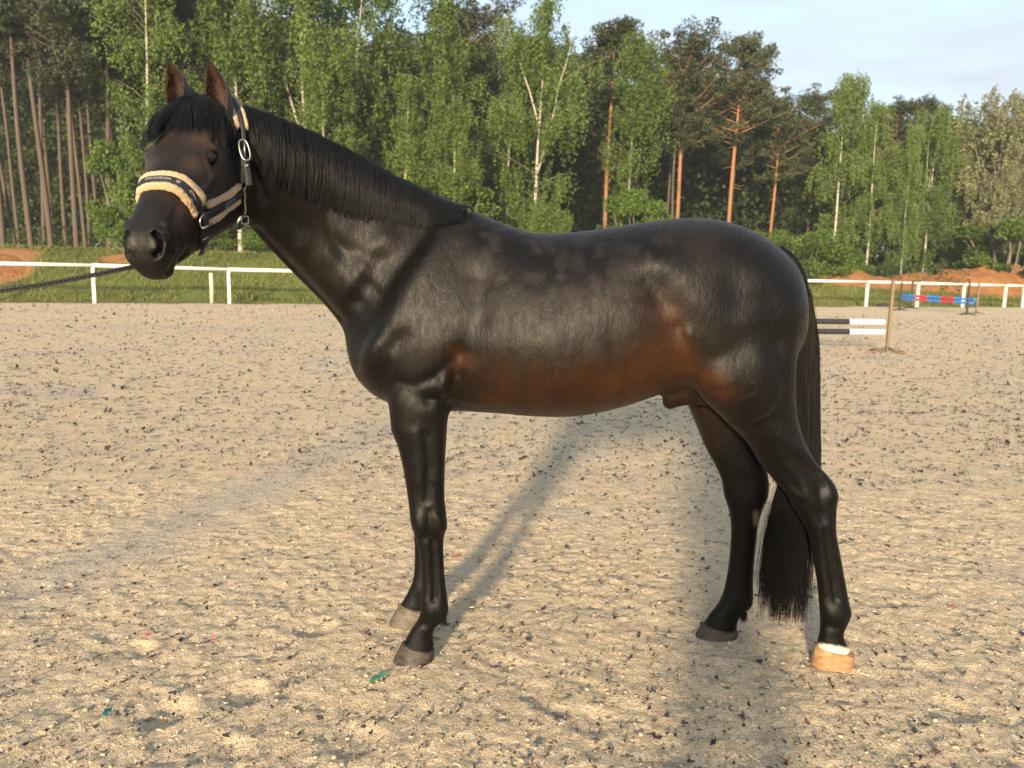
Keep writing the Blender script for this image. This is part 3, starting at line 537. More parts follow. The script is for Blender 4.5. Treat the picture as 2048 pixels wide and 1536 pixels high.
# head in its own frame: a along the face (poll -> muzzle), s to the horse's left, n out of the forehead
TH, PH, RO = R_(88.6), R_(43.9), R_(2.0); HO = np.array([-0.966, 2.450, 1.934])
_ax = np.array([-math.cos(PH)*math.cos(TH), -math.cos(PH)*math.sin(TH), -math.sin(PH)])
_n = np.array([-math.sin(PH)*math.cos(TH), -math.sin(PH)*math.sin(TH), math.cos(PH)]); _s = np.array([math.sin(TH), -math.cos(TH), 0])
HF = np.stack([_ax, math.cos(RO)*_s+math.sin(RO)*_n, math.cos(RO)*_n-math.sin(RO)*_s])     # rows a, s, n
def hd(a, s, n): return HO+np.array([a, s, n])@HF
def to_head(v): return (np.asarray(v)-HO)@HF.T
head = [(-.06,[(0,-.01),(.03,-.015),(.05,-.04),(.058,-.08),(.055,-.12),(.04,-.16),(.02,-.18),(0,-.185)]),
 (0.,[(0,.0),(.035,-.002),(.062,-.03),(.07,-.08),(.066,-.15),(.052,-.205),(.03,-.23),(0,-.22)]),
 (.07,[(0,.01),(.045,.004),(.078,-.03),(.092,-.09),(.094,-.18),(.080,-.265),(.045,-.305),(0,-.27)]),
 (.14,[(0,.014),(.055,.006),(.092,-.025),(.098,-.09),(.097,-.19),(.083,-.29),(.048,-.325),(0,-.285)]),
 (.215,[(0,.013),(.054,.008),(.086,-.010),(.104,-.050),(.097,-.12),(.087,-.21),(.066,-.302),(0,-.28)]),
 (.28,[(0,.007),(.052,-.001),(.084,-.022),(.092,-.07),(.086,-.14),(.080,-.21),(.058,-.275),(0,-.26)]),
 (.36,[(0,.003),(.044,-.003),(.068,-.026),(.079,-.072),(.074,-.13),(.068,-.19),(.048,-.24),(0,-.232)]),
 (.44,[(0,.0),(.037,-.005),(.055,-.026),(.063,-.065),(.062,-.11),(.058,-.16),(.042,-.207),(0,-.204)]),
 (.50,[(0,-.003),(.034,-.007),(.053,-.028),(.060,-.064),(.059,-.102),(.053,-.145),(.038,-.182),(0,-.182)]),
 (.55,[(0,-.012),(.034,-.014),(.054,-.035),(.059,-.066),(.054,-.100),(.045,-.134),(.033,-.160),(0,-.167)]),
 (.583,[(0,-.026),(.033,-.027),(.051,-.045),(.054,-.076),(.050,-.105),(.042,-.135),(.031,-.158),(0,-.167)]),
 (.608,[(0,-.050),(.030,-.052),(.044,-.065),(.047,-.086),(.043,-.109),(.034,-.131),(.023,-.147),(0,-.154)]),
 (.626,[(0,-.080),(.018,-.080),(.030,-.086),(.033,-.098),(.029,-.110),(.022,-.122),(.013,-.132),(0,-.137)])]
def head_ring(a, half):
    h = np.array(half); full = np.concatenate([h, (h[1:-1]*[-1, 1])[::-1]]); full = np.concatenate([full[-2:], full, full[:3]])
    c = crom(full, 6)[12:-12]; c = c[:-1] if np.allclose(c[0], c[-1]) else c
    idx = np.linspace(0, len(c), 40, endpoint=False).astype(int); return np.array([hd(a, p[0], p[1]) for p in c[idx]])
parts.append(loft([head_ring(*h) for h in head], 4))
# legs: (photo row, front edge, back edge, half width across, depth)
def leg(rows, boxy=.9):
    rings = []
    for py, fx, bx, w, d in rows:
        A, B = at(fx, py, d), at(bx, py, d); c = (A+B)/2; h = (B-A)/2
        cc, ss = np.cos(RA), np.sin(RA)
        rings.append(c+(np.sign(cc)*np.abs(cc)**boxy)[:, None]*h+(w*np.sign(ss)*np.abs(ss)**boxy)[:, None]*np.array([0, 1, 0]))
    return loft(rings, 4)
DF, DH, DFF, DFH = 2.685, 2.715, 2.99, 2.935
near_fore = [(650,800,890,.05,2.78),(700,780,905,.085,2.74),(750,772,912,.092,2.70),(800,776,904,.085,2.685),(850,780,895,.074,DF),(890,795,892,.064,DF),(930,805,890,.056,DF),(970,812,889,.05,DF),
 (1005,817,890,.048,DF),(1030,820,893,.05,DF),(1050,823,894,.049,DF),(1067,829,890,.043,DF),(1085,834,887,.036,DF),(1123,841,888,.031,DF),(1164,843,891,.031,DF),(1196,842,895,.034,DF),
 (1220,841,897,.038,DF),(1238,836,891,.036,DF),(1254,825,872,.033,DF),(1270,815,866,.034,DF),(1287,807,868,.038,DF),(1300,802,868,.04,DF)]
near_hind = [(560,1420,1550,.05,2.80),(620,1400,1590,.10,2.73),(680,1390,1594,.128,2.705),(740,1381,1590,.127,2.69),(790,1404,1590,.110,2.69),(840,1449,1594,.088,2.70),(885,1494,1609,.073,2.71),(925,1519,1632,.06,DH),(960,1547,1663,.053,DH),
 (988,1573,1675,.05,DH),(1014,1586,1672,.048,DH),(1046,1605,1671,.045,DH),(1069,1617,1672,.041,DH),(1104,1624,1679,.035,DH),(1163,1634,1690,.033,DH),(1202,1638,1697,.036,DH),(1225,1640,1702,.041,DH),
 (1246,1641,1694,.037,DH),(1266,1640,1686,.035,DH),(1286,1635,1692,.038,DH),(1302,1633,1704,.041,DH)]
far_fore = [(700,790,890,.06,2.97),(800,790,886,.075,2.985),(850,795,884,.07,DFF),(930,812,880,.052,DFF),(1000,824,880,.046,DFF),(1035,825,880,.046,DFF),(1060,827,875,.038,DFF),(1090,829,870,.032,DFF),
 (1123,829,872,.029,DFF),(1152,827,875,.031,DFF),(1172,821,876,.035,DFF),(1190,812,866,.033,DFF),(1206,803,858,.035,DFF),(1218,799,858,.037,DFF)]
far_hind = [(700,1360,1500,.09,2.95),(760,1362,1505,.10,2.95),(803,1374,1508,.095,2.95),(831,1384,1510,.09,2.95),(858,1396,1514,.08,2.95),(893,1410,1520,.07,2.945),(928,1429,1530,.058,DFH),(960,1443,1537,.052,DFH),(991,1448,1536,.05,DFH),
 (1014,1456,1526,.047,DFH),(1046,1462,1516,.043,DFH),(1077,1462,1513,.037,DFH),(1124,1458,1508,.033,DFH),(1163,1452,1506,.034,DFH),(1190,1445,1506,.037,DFH),(1212,1434,1503,.038,DFH),(1228,1420,1483,.035,DFH),(1245,1410,1474,.038,DFH),(1258,1406,1474,.04,DFH)]
for L in (near_fore, near_hind, far_fore, far_hind): parts.append(leg(L))
# prepuce fold under the belly
parts.append(tube(crom([at(x, y, YM-.03) for x, y in [(1460,772),(1420,778),(1385,780),(1358,788),(1342,801),(1331,816)]], 4), np.interp(np.linspace(0,5,21), range(6), [.04,.055,.056,.050,.038,.018]), 24))
# fuse
vv, ff, n0 = [], [], 0
for v, f in parts:
    vv.append(v); ff += [tuple(i+n0 for i in q) for q in f]; n0 += len(v)
tmp_me = mesh('tmp', np.concatenate(vv), ff)
tmp = bpy.data.objects.new('tmp', tmp_me); COL.objects.link(tmp)
# consistent outward normals for each piece
import bmesh
bm = bmesh.new(); bm.from_mesh(tmp_me); bmesh.ops.recalc_face_normals(bm, faces=bm.faces); bm.to_mesh(tmp_me); bm.free()
md = tmp.modifiers.new('r', 'REMESH'); md.mode = 'VOXEL'; md.voxel_size = .0061; md.adaptivity = 0
dg = bpy.context.evaluated_depsgraph_get(); dg.update()
body_me = bpy.data.meshes.new_from_object(tmp.evaluated_get(dg)); body_me.name = 'body'
bpy.data.objects.remove(tmp); bpy.data.meshes.remove(tmp_me)
V = np.empty(len(body_me.vertices)*3, np.float32); body_me.vertices.foreach_get('co', V); V = V.reshape(-1, 3).astype(float)
E_ = np.empty(len(body_me.edges)*2, np.int32); body_me.edges.foreach_get('vertices', E_); E_ = E_.reshape(-1, 2)
deg = np.bincount(E_.ravel(), minlength=len(V)).astype(float)
def lap(V, lam, mask=None):
    a = np.empty_like(V)
    for k in range(3):
        a[:, k] = (np.bincount(E_[:, 0], V[E_[:, 1], k], len(V))+np.bincount(E_[:, 1], V[E_[:, 0], k], len(V)))/deg
    d = lam*(a-V)
    return V+(d if mask is None else d*mask[:, None])
def smooth(V, it, mask=None):                # Taubin: smooths without shrinking
    for _ in range(it):
        V = lap(V, .55, mask); V = lap(V, -.57, mask)
    return V
def normals(V):
    body_me.vertices.foreach_set('co', V.astype(np.float32).ravel()); body_me.update()
    n = np.empty(len(V)*3, np.float32); body_me.vertex_normals.foreach_get('vector', n); return n.reshape(-1, 3).astype(float)
def gauss_spots(px, spots):
    m = np.zeros(len(px))
    for x, y, r in spots: m = np.maximum(m, np.exp(-((px[:, 0]-x)**2+(px[:, 1]-y)**2)/(r*r)))
    return m
for _ in range(6): V = lap(V, .5)
px = proj(V)
# blend the places where lofts run into one another (shoulder, stifle, throat, buttock) much more
# legs and head keep their form
jm = gauss_spots(px, [(720,620,110),(790,520,120),(860,430,90),(800,760,90),(890,760,70),(930,640,80),(1400,660,110),(1480,560,120),(1580,640,90),(490,420,40),(470,260,55),(1600,740,60),(700,700,60),(1380,700,60),(1450,660,80),(1540,660,80),(1585,690,60),(780,690,70),(850,660,80),(900,690,70),(790,750,55),(850,765,60),(885,745,50),(1420,640,80),(1500,640,90),(1560,620,70),(1400,740,45)])
jm[(to_head(V)[:, 0] > .10) & (px[:, 0] < 500)] = 0; jm[(px[:, 1] > 860)] = 0
sel = np.where(jm > .03)[0]; inv = np.full(len(V), -1); inv[sel] = np.arange(len(sel))
es = E_[(inv[E_[:, 0]] >= 0) & (inv[E_[:, 1]] >= 0)]; e0, e1 = inv[es[:, 0]], inv[es[:, 1]]; dgs = np.maximum(np.bincount(np.concatenate([e0, e1]), minlength=len(sel)), 1.)
Vs = V[sel]; ms = (np.clip(jm[sel]*1.25, 0, 1)*(dgs >= deg[sel]))[:, None]
for _ in range(110):
    av = np.stack([(np.bincount(e0, Vs[e1, k], len(sel))+np.bincount(e1, Vs[e0, k], len(sel)))/dgs for k in range(3)], 1); Vs = Vs+.62*ms*(av-Vs)
V[sel] = Vs
V = smooth(V, 8)
def seg_dist(p, pts):
    best = np.full(len(p), 1e9)
    for a, b in zip(pts[:-1], pts[1:]):
        a, b = np.array(a, float), np.array(b, float); ab = b-a
        t = np.clip(((p-a)@ab)/(ab@ab+1e-12), 0, 1); best = np.minimum(best, np.linalg.norm(p-(a+t[:, None]*ab), axis=1))
    return best
# muscle, tendon and vein relief of the near side: polyline on the photo grid, radius, height in mm
strokes = [([(846,478),(797,536),(769,578),(732,664)],18,-3),([(760,520),(715,600)],20,-6),([(812,672),(772,704),(762,748)],16,-3),([(726,670),(714,735)],12,-4),([(752,690),(745,740)],24,2),([(800,762),(830,770),(870,752),(894,730)],11,-5),
 ([(893,764),(885,785)],16,5),([(1361,655),(1380,710),(1388,752)],8,-3),([(1374,660),(1393,712),(1400,752)],12,2),([(1436,700),(1450,760)],34,5),([(1560,690),(1572,760)],20,-4),([(650,430),(690,520),(760,600)],14,-4),([(600,500),(660,570)],20,4),([(1300,560),(1330,610)],22,-4),
 ([(835,1030),(838,1060)],9,3),([(884,1040),(888,1056)],8,4),([(846,1075),(880,1078)],9,-3),([(1660,975),(1668,992)],12,4),([(1600,1000),(1640,1030)],9,-4),([(1585,985),(1612,1012)],10,4),([(1648,1208),(1660,1232)],9,3),([(850,1205),(858,1228)],9,3),([(1650,1252),(1675,1256)],7,-3),([(838,1248),(868,1252)],7,-3),
 ([(1520,880),(1560,940),(1600,985)],8,-3),([(1545,860),(1600,905),(1650,950)],10,3),([(845,465),(790,535),(742,610),(712,690)],28,-8),([(885,470),(815,590),(768,690)],34,8),([(700,560),(620,490)],40,5),([(770,480),(690,600)],26,7),
 ([(745,712),(752,722)],42,10),([(795,680),(778,735),(775,770)],18,-4),([(850,700),(845,730)],60,7),([(860,800),(893,792),(908,755)],13,-7),([(800,775),(840,795)],18,-4),([(893,776),(897,768)],20,9),
 ([(915,715),(911,765),(905,812)],18,-10),([(515,470),(600,560),(672,640)],16,-7),([(560,430),(650,480),(740,520)],20,-5),([(960,560),(955,640),(930,700)],26,-6),
 ([(1325,590),(1345,620)],60,-11),([(1376,670),(1372,700),(1386,745)],12,4),([(1352,665),(1350,715)],24,-4),([(1300,515),(1310,520)],40,8),([(1345,540),(1385,600)],30,4),
 ([(1470,560),(1478,600)],36,-6),([(1540,610),(1545,650)],36,-6),([(1555,700),(1565,800)],26,-4),([(1410,640),(1415,720)],45,4),([(1415,758),(1425,775)],46,9),([(1500,650),(1510,720)],40,3),
 ([(1572,770),(1562,800),(1545,828),(1522,838),(1503,846)],3.6,2.4),([(1482,800),(1500,792),(1513,786),(1516,774),(1504,766)],3.4,1.9),([(1440,842),(1462,846),(1488,858),(1512,872),(1540,868)],3.4,1.8),([(1548,908),(1565,912),(1582,914),(1578,926)],3.2,1.1),
 ([(850,870),(858,930),(854,1000)],10,-5),([(832,870),(838,960)],16,3),([(880,870),(878,960)],10,3),([(843,882),(856,887),(866,895),(862,925),(866,960)],3.5,1.3),
 ([(836,1040),(842,1052)],16,4),([(874,1036),(880,1050)],10,4),([(858,1025),(860,1070)],7,-4),([(866,1085),(869,1150),(870,1200)],6,-6),([(852,1090),(853,1200)],8,2),
 ([(1590,915),(1628,950),(1645,975)],14,-9),([(1640,990),(1648,1040)],10,-5),([(1610,990),(1628,1015)],14,4),([(1650,1065),(1662,1130),(1672,1200)],6,-6),([(1640,1070),(1648,1180)],8,2),
 ([(1560,880),(1590,920)],22,4),([(870,1216),(880,1222)],12,3),([(1672,1222),(1680,1228)],14,3),([(1100,700),(1120,760)],60,4),
 ([(1180,560),(1175,700)],14,-.5),([(1130,560),(1125,720)],14,-.5),([(1080,560),(1075,720)],14,-.5),([(1230,570),(1225,700)],14,-.5),
 ([(1455,800),(1430,775)],10,-3),([(930,470),(1000,500)],40,4),([(905,800),(955,806),(1010,800)],5,2)]
Nn = normals(V); px = proj(V)
vis = np.clip(((EYE-V)*Nn).sum(1)/np.linalg.norm(EYE-V, axis=1)*3, 0, 1)*(V[:, 1] < YM+.02)
disp = np.zeros(len(V))
for pts, r, mm in strokes:
    d = seg_dist(px, pts); disp += mm*.001*(1.9 if r > 12 else 1.4)*np.exp(-(d/r)**2)
hl = to_head(V)
is_head = (hl[:, 0] > .03) & (np.abs(hl[:, 1]) < .15) & (hl[:, 2] > -.31) & (hl[:, 2] < .06)
disp[is_head & (px[:, 0] < 520)] = 0
V = V+Nn*(disp*vis)[:, None]
V = smooth(V, 3)
# facial relief in the head's own frame, both sides alike
hst = [([(.150,.088,-.022),(.165,.09,-.022)],.018,-7),([(.195,.10,-.022),(.235,.10,-.024)],.011,7),([(.26,.086,-.072),(.37,.073,-.074)],.012,6),([(.29,.082,-.105),(.38,.066,-.10)],.016,-6),
 ([(.14,.088,-.15),(.18,.086,-.16)],.05,6),([(.38,.05,-.035),(.50,.05,-.04)],.015,-3),([(.10,.08,-.255),(.2,.06,-.26)],.014,4),([(.24,.08,-.2),(.29,.07,-.165)],.02,-4),
 ([(.530,.052,-.022),(.545,.068,-.042),(.570,.070,-.070),(.592,.062,-.09)],.010,8),([(.565,.035,-.03),(.59,.03,-.055)],.018,4),([(.60,.045,-.05),(.605,.05,-.085)],.012,3),
 ([(.515,.058,-.115),(.55,.056,-.12),(.60,.05,-.126),(.64,.03,-.128),(.66,0,-.13)],.0055,-9),([(.545,.055,-.098),(.60,.05,-.108)],.012,3),([(.585,.0,-.165),(.59,.03,-.155)],.02,4),
 ([(.49,.056,-.10),(.51,.056,-.12)],.012,4),([(.50,.04,-.15),(.53,.04,-.15)],.015,-5),([(.44,.058,-.08),(.52,.058,-.085)],.02,2)]
hs = hl.copy()
def head_sculpt(V, lst):
    Nn = normals(V); h = to_head(V); q = np.stack([h[:, 0], np.abs(h[:, 1]), h[:, 2]], 1); d_ = np.zeros(len(V))
    for pts, r, mm in lst: d_ += mm*.001*np.exp(-(seg_dist(q, pts)/r)**2)
    return V+Nn*(d_*is_head)[:, None]
V = head_sculpt(V, [(p_, r_, m_*1.5) for p_, r_, m_ in hst]); V = smooth(V, 2)
# nostrils and eye openings
h = to_head(V); q = np.stack([h[:, 0], np.abs(h[:, 1]), h[:, 2]], 1); sg = np.sign(h[:, 1])
Nn = normals(V); px = proj(V); face = is_head & (((EYE-V)*Nn).sum(1) > 0) & (h[:, 1] > 0)
def on_face(x, y):
    i = np.where(face)[0]; return i[np.argmin((px[i, 0]-x)**2+(px[i, 1]-y)**2)]
NOS = [q[on_face(*p)] for p in ((312,466),(321,474),(324,488),(320,500),(311,511))]
m = np.exp(-(seg_dist(q, NOS)/.0072)**4)*is_head
V = V+(m[:, None]*np.array([-.016, 0, -.012])@HF)-(m*sg*.016)[:, None]*HF[1]
rim = np.exp(-((seg_dist(q, NOS)-.0135)/.006)**2)*is_head*(q[:, 0] < .61)*np.clip((q[:, 1]-NOS[2][1]+.003)/.012, 0, 1); V = V+Nn*(rim*.0035)[:, None]
EI = on_face(427, 318); EYC = q[EI].copy(); EN = to_head(HO+Nn[EI]); ed = q-EYC
ea = to_head(HO+(at(441,311,2.3)-at(406,327,2.3))); ea -= EN*(ea@EN); ea /= np.linalg.norm(ea); eb = np.cross(EN, ea)      # eye slit direction
de = np.sqrt((ed@ea/1.4)**2+(ed@eb)**2+(.5*(ed@EN))**2)
Ew = np.stack([EN[0]*np.ones(len(V)), EN[1]*sg, EN[2]*np.ones(len(V))], 1)@HF
for amp, cen, wd, pw_ in ((-.017, 0., .0145, 4), (.0050, .0225, .0050, 2), (-.0028, .0315, .004, 2)):
    m = np.exp(-(np.abs(de-cen)/wd)**pw_)*is_head*(q[:, 1] > .03)
    if cen > .03: m = m*(q[:, 0] < EYC[0]+.01)
    V = V+Ew*(m*amp)[:, None]
V = smooth(V, 1)
Nn = normals(V); px = proj(V)
# ------------------------------------------------ coat colour (pigment of a dark bay: black points, brown flank, elbow, muzzle and buttock; some highlight and shade painted in)
mir = V.copy(); mir[:, 1] = np.where(V[:, 1] > YM, 2*YM-V[:, 1], V[:, 1]); pm = proj(mir)     # both sides coloured alike
wob = np.stack([nse(V, 7, 1, 4), nse(V, 7, 2, 4)], 1)-.5
pw = pm+wob*120
BLACK = np.array([.0026, .0022, .0021]); DARK = np.array([.0060, .0049, .0045]); BROWN = np.array([.080, .029, .0090]); TAN_SHEEN = np.array([.030, .0205, .0135])
C = np.tile(DARK, (len(V), 1))
def paint(col, mask): 
    global C
    C = C*(1-mask[:, None])+col*mask[:, None]
trunkm = np.clip((pw[:, 0]-640)/80, 0, 1)
def spots_at(p, cell, seed):
    best = np.full(len(p), 9.); g_ = p/cell; i_ = np.floor(g_)
    for dx in (-1, 0, 1):
        for dy in (-1, 0, 1):
            c_ = i_+[dx, dy]; h1 = np.mod(np.sin(c_[:, 0]*127.1+c_[:, 1]*311.7+seed)*43758.5453, 1); h2 = np.mod(np.sin(c_[:, 0]*269.5+c_[:, 1]*183.3+seed)*43758.5453, 1)
            h3 = np.mod(h1*7.3+h2*3.1, 1); best = np.minimum(best, np.hypot(g_[:, 0]-c_[:, 0]-h1, g_[:, 1]-c_[:, 1]-h2)/(.55+.75*h3))
    return best
dap = 1-sstep(.12, .62, spots_at(pm+wob*80, 40., 3.))
dz = gauss_spots(pw, [(1100,560,150),(1000,570,120),(1220,580,130),(1000,500,110),(1300,500,90),(1150,650,150)])
paint(TAN_SHEEN, gauss_spots(pw, [(1040,725,95),(980,660,55),(1180,610,50),(865,625,60),(650,470,60),(1210,690,55),(1390,480,55),(850,700,40),(1490,870,40),(1130,690,70),(760,480,40)])*.6)  # paler coat, partly highlights on the rounded muscles painted in
dz = gauss_spots(pw, [(1100,560,130),(1010,560,100),(1220,570,120),(1000,500,90),(1290,510,80),(1150,640,120),(1040,660,80),(1230,650,70)])
paint(BLACK*1.6, dz*np.clip(1-dap*1.6, 0, 1)*.3)
paint(np.array([.040, .032, .028]), dz*dap*.85)
brown = gauss_spots(pw, [(1335,690,52),(1360,735,34),(1300,740,70),(1240,765,60),(932,735,26),(1330,640,40),(1395,770,35),(1425,800,30)])
paint(TAN_SHEEN, gauss_spots(pw, [(1435,725,55),(1460,800,40)])*.4)  # thigh highlight, partly painted into the coat colour
paint(BROWN, np.clip(brown*.95, 0, 1))
paint(BROWN*.75, gauss_spots(pw, [(1160,790,70),(1080,795,65),(1010,785,55),(1230,790,60)])*.8)
paint(BROWN*1.15, gauss_spots(pw, [(1350,700,26),(931,740,16),(1240,745,35)])*.7)
paint(BROWN*.8, gauss_spots(pw, [(1606,690,18),(1602,730,16),(1598,770,16),(1610,650,15)])*.75)
paint(BROWN*.7, gauss_spots(pw, [(1400,840,30),(1420,870,28),(1440,900,30)])*.35*(V[:, 1] > YM))
paint(BLACK, np.clip((pw[:, 1]-835)/60, 0, 1)*(pw[:, 0] < 1000))
paint(BLACK, np.clip((pw[:, 1]-905)/90, 0, 1)*(pw[:, 0] > 1000))
paint(BLACK, gauss_spots(pw, [(560,480,70),(520,420,60),(720,620,60),(770,560,55),(690,690,55),(770,720,35),(1540,650,60),(1475,590,40),(955,690,36),(835,500,45),(1330,560,36),(700,500,35),(860,790,40),(1290,470,40),(1560,760,40)])*.92)  # dark coat patches, partly shade of grooves and hollows put into the colour
# white coronet of the near hind, chestnut of the far hind
wz = np.exp(-((px[:, 0]-1672)/60)**4)*np.clip((px[:, 1]-1289-(px[:, 0]-1672)*.12+wob[:, 0]*26)/6, 0, 1)*(V[:, 1] < YM)*(px[:, 0] > 1600)*(px[:, 1] > 1200)
paint(np.array([1.35, 1.2, .98]), wz)
paint(np.array([.34, .28, .20]), np.exp(-((px[:, 0]-1512)/6)**4-((px[:, 1]-1037)/15)**4)*(V[:, 1] > YM))
hl = to_head(V); q = np.stack([hl[:, 0], np.abs(hl[:, 1]), hl[:, 2]], 1)+np.concatenate([wob, wob[:, :1]], 1)*.02
hm = np.clip((hl[:, 0]-.0)/.06, 0, 1)*is_head*(px[:, 0] < 500)
def hspots(sp):
    m = np.zeros(len(V))
    for a, s_, n_, r in sp: m = np.maximum(m, np.exp(-((q[:, 0]-a)**2+(q[:, 1]-s_)**2+(q[:, 2]-n_)**2)/(r*r)))
    return m*is_head
paint(np.array([.026, .020, .0165]), hm*.8)
paint(np.array([.105, .064, .040]), hspots([(.25,.085,-.09,.055),(.19,.07,.0,.04),(.27,.085,-.05,.035),(.33,.075,-.10,.04),(.30,.06,-.02,.03)])*.9)
paint(np.array([.12, .046, .019]), hspots([(.44,.055,-.05,.035),(.47,.06,-.085,.03),(.40,.06,-.06,.03)])*.85)
paint(np.array([.0095, .0078, .0070]), hspots([(.60,.03,-.06,.07),(.58,.06,-.08,.05),(.62,.0,-.1,.06),(.50,.04,-.14,.05)])*.95)
paint(np.array([.0085, .0075, .0075]), hspots([(.40,0,0,.03),(.48,0,0,.035),(.33,0,0,.028)])*.6)
paint(BLACK, np.exp(-((de-.013)/.009)**2)*is_head*(q[:, 1] > .03)*.9)
paint(BLACK*.5, np.exp(-(seg_dist(np.stack([hl[:, 0], np.abs(hl[:, 1]), hl[:, 2]], 1), NOS)/.0095)**4)*is_head)
C *= .38*(.86+.28*nse(V, 60, 9, 2))[:, None]
body_me.vertices.foreach_set('co', V.astype(np.float32).ravel())
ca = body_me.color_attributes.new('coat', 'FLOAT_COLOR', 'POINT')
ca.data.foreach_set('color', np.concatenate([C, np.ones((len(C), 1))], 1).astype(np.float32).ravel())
M_coat = mat('horse_coat', (.02,.015,.012), .55, Specular_IOR_Level=.20, Sheen_Weight=.015, Sheen_Roughness=.45)
M_coat.node_tree.nodes['Principled BSDF'].inputs['Sheen Tint'].default_value = (.95, .8, .62, 1)
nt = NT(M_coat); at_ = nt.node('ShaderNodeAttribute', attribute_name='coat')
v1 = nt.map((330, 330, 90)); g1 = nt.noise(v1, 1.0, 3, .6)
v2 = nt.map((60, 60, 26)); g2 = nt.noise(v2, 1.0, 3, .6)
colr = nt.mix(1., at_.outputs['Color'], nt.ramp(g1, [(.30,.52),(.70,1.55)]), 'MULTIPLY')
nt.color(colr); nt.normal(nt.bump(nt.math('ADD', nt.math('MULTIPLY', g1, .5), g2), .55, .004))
nt.link(nt.ramp(g2, [(.3,.39),(.7,.57)]), nt.b.inputs['Roughness'])
body_me.materials.clear(); body_me.materials.append(M_coat)
body_me.polygons.foreach_set('use_smooth', np.ones(len(body_me.polygons), bool)); body_me.update()
HORSE = empty('horse', (.35, YM, 0), 'dark bay horse in a fleece halter standing side-on on the sand, head turned', 'horse')
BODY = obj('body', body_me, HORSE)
BVH = BVHTree.FromPolygons([Vector(p) for p in V], [tuple(p.vertices) for p in body_me.polygons])
def hit(x, y):
    d = Vector(ray(x, y)).normalized(); r = BVH.ray_cast(Vector(EYE), d)
    return (np.array(r[0]), np.array(r[1])) if r[0] is not None else (None, None)
# ------------------------------------------------ hair made of thin three-sided strands
def strand_mesh(name, P, rad, m):
    """P (N,K,3) strand points, rad (N,K)"""
    N, K = P.shape[:2]; t = np.gradient(P, axis=1); t /= np.linalg.norm(t, axis=2, keepdims=True)+1e-9
    u = np.array([0.31, -.9, .29]); a = np.cross(t, u); a /= np.linalg.norm(a, axis=2, keepdims=True)+1e-9; b = np.cross(t, a)
    ring = [P+rad[..., None]*(math.cos(x)*a+math.sin(x)*b) for x in (0, 2.094, 4.189)]
    v = np.stack(ring, 2).reshape(-1, 3)                      # index = (i*K+k)*3+j
    base = (np.arange(N)[:, None]*K+np.arange(K-1)[None])*3
    f = [np.stack([base+j, base+(j+1) % 3, base+3+(j+1) % 3, base+3+j], -1).reshape(-1, 4) for j in range(3)]
    return mesh(name, v, np.concatenate(f), m)
def hair_mat(name, c, rough=.42, spec=.4):
    m = mat(name, c, rough, Specular_IOR_Level=spec); n = NT(m)
    n.color(n.mix(n.noise(n.map((140, 140, 8)), 1., 3), tuple(x*.45 for x in c), tuple(x*1.7 for x in c))); return m
M_hair = hair_mat('black_hair', (.0055, .0054, .0058), .45, .34)
M_tail = hair_mat('tail_hair', (.0042, .0038, .0036), .5, .26)
def lerp_poly(pts, u):
    p = np.array(pts, float); l = np.concatenate([[0], np.cumsum(np.linalg.norm(np.diff(p, axis=0), axis=1))]); l /= l[-1]
    return np.stack([np.interp(u, l, p[:, k]) for k in range(p.shape[1])], -1)
K = 7; tt = np.linspace(0, 1, K)
crest_px = [(482,212),(535,229),(605,257),(690,298),(780,350),(862,392),(920,415),(946,424)]
crest_3d = [at(x, y, d) for (x, y), d in zip(crest_px, (2.53,2.585,2.67,2.75,2.80,2.825,2.83,2.83))]
tips_px = [(499,338),(545,372),(606,402),(690,432),(775,448),(858,458),(914,446),(944,430)]
def drape(root3, rpx, tpx, bulge, fallback_d, lift=.012, t0=.12):
    out = []
    for t in np.linspace(t0, 1, 9):
        x, y = rpx[0]+(tpx[0]-rpx[0])*t+bulge*math.sin(math.pi*t), rpx[1]+(tpx[1]-rpx[1])*t
        p, n_ = hit(x, y)
        if p is None or abs(p[1]-(root3[1]*(1-t)+fallback_d*t)) > .2: d = root3[1]*(1-t)+fallback_d*t; p = at(x, y, d); n_ = np.array([0, -1., .3])
        out.append(p+n_*(.005+lift*math.sin(math.pi*min(1, t*1.1))))
    return np.array(out)
def clump(path, ns, spread, conv, lift, lenvar, r0, wave=.0012):
    """ns strands round one guide path"""
    path = crom(path, 3); s_ = np.linspace(0, 1, len(path))
    for i in range(ns):
        ln = 1-abs(rng.normal(0, lenvar)); q_ = np.stack([np.interp(tt*max(ln, .35), s_, path[:, k]) for k in range(3)], 1)
        off = rng.normal(0, 1, 3)*spread; ph_ = rng.random()*6
        q_ = q_+off*(1-conv*tt**1.5)[:, None]+np.array(lift)*(rng.random()*np.sin(np.pi*tt))[:, None]
        q_[:, 0] += np.sin(tt*7+ph_)*wave*tt
        strands.append(q_); rads.append(r0*np.interp(tt, [0, .6, 1], [1., .9, .25]))
strands = []; rads = []
K = 7; tt = np.linspace(0, 1, K); NC = 330
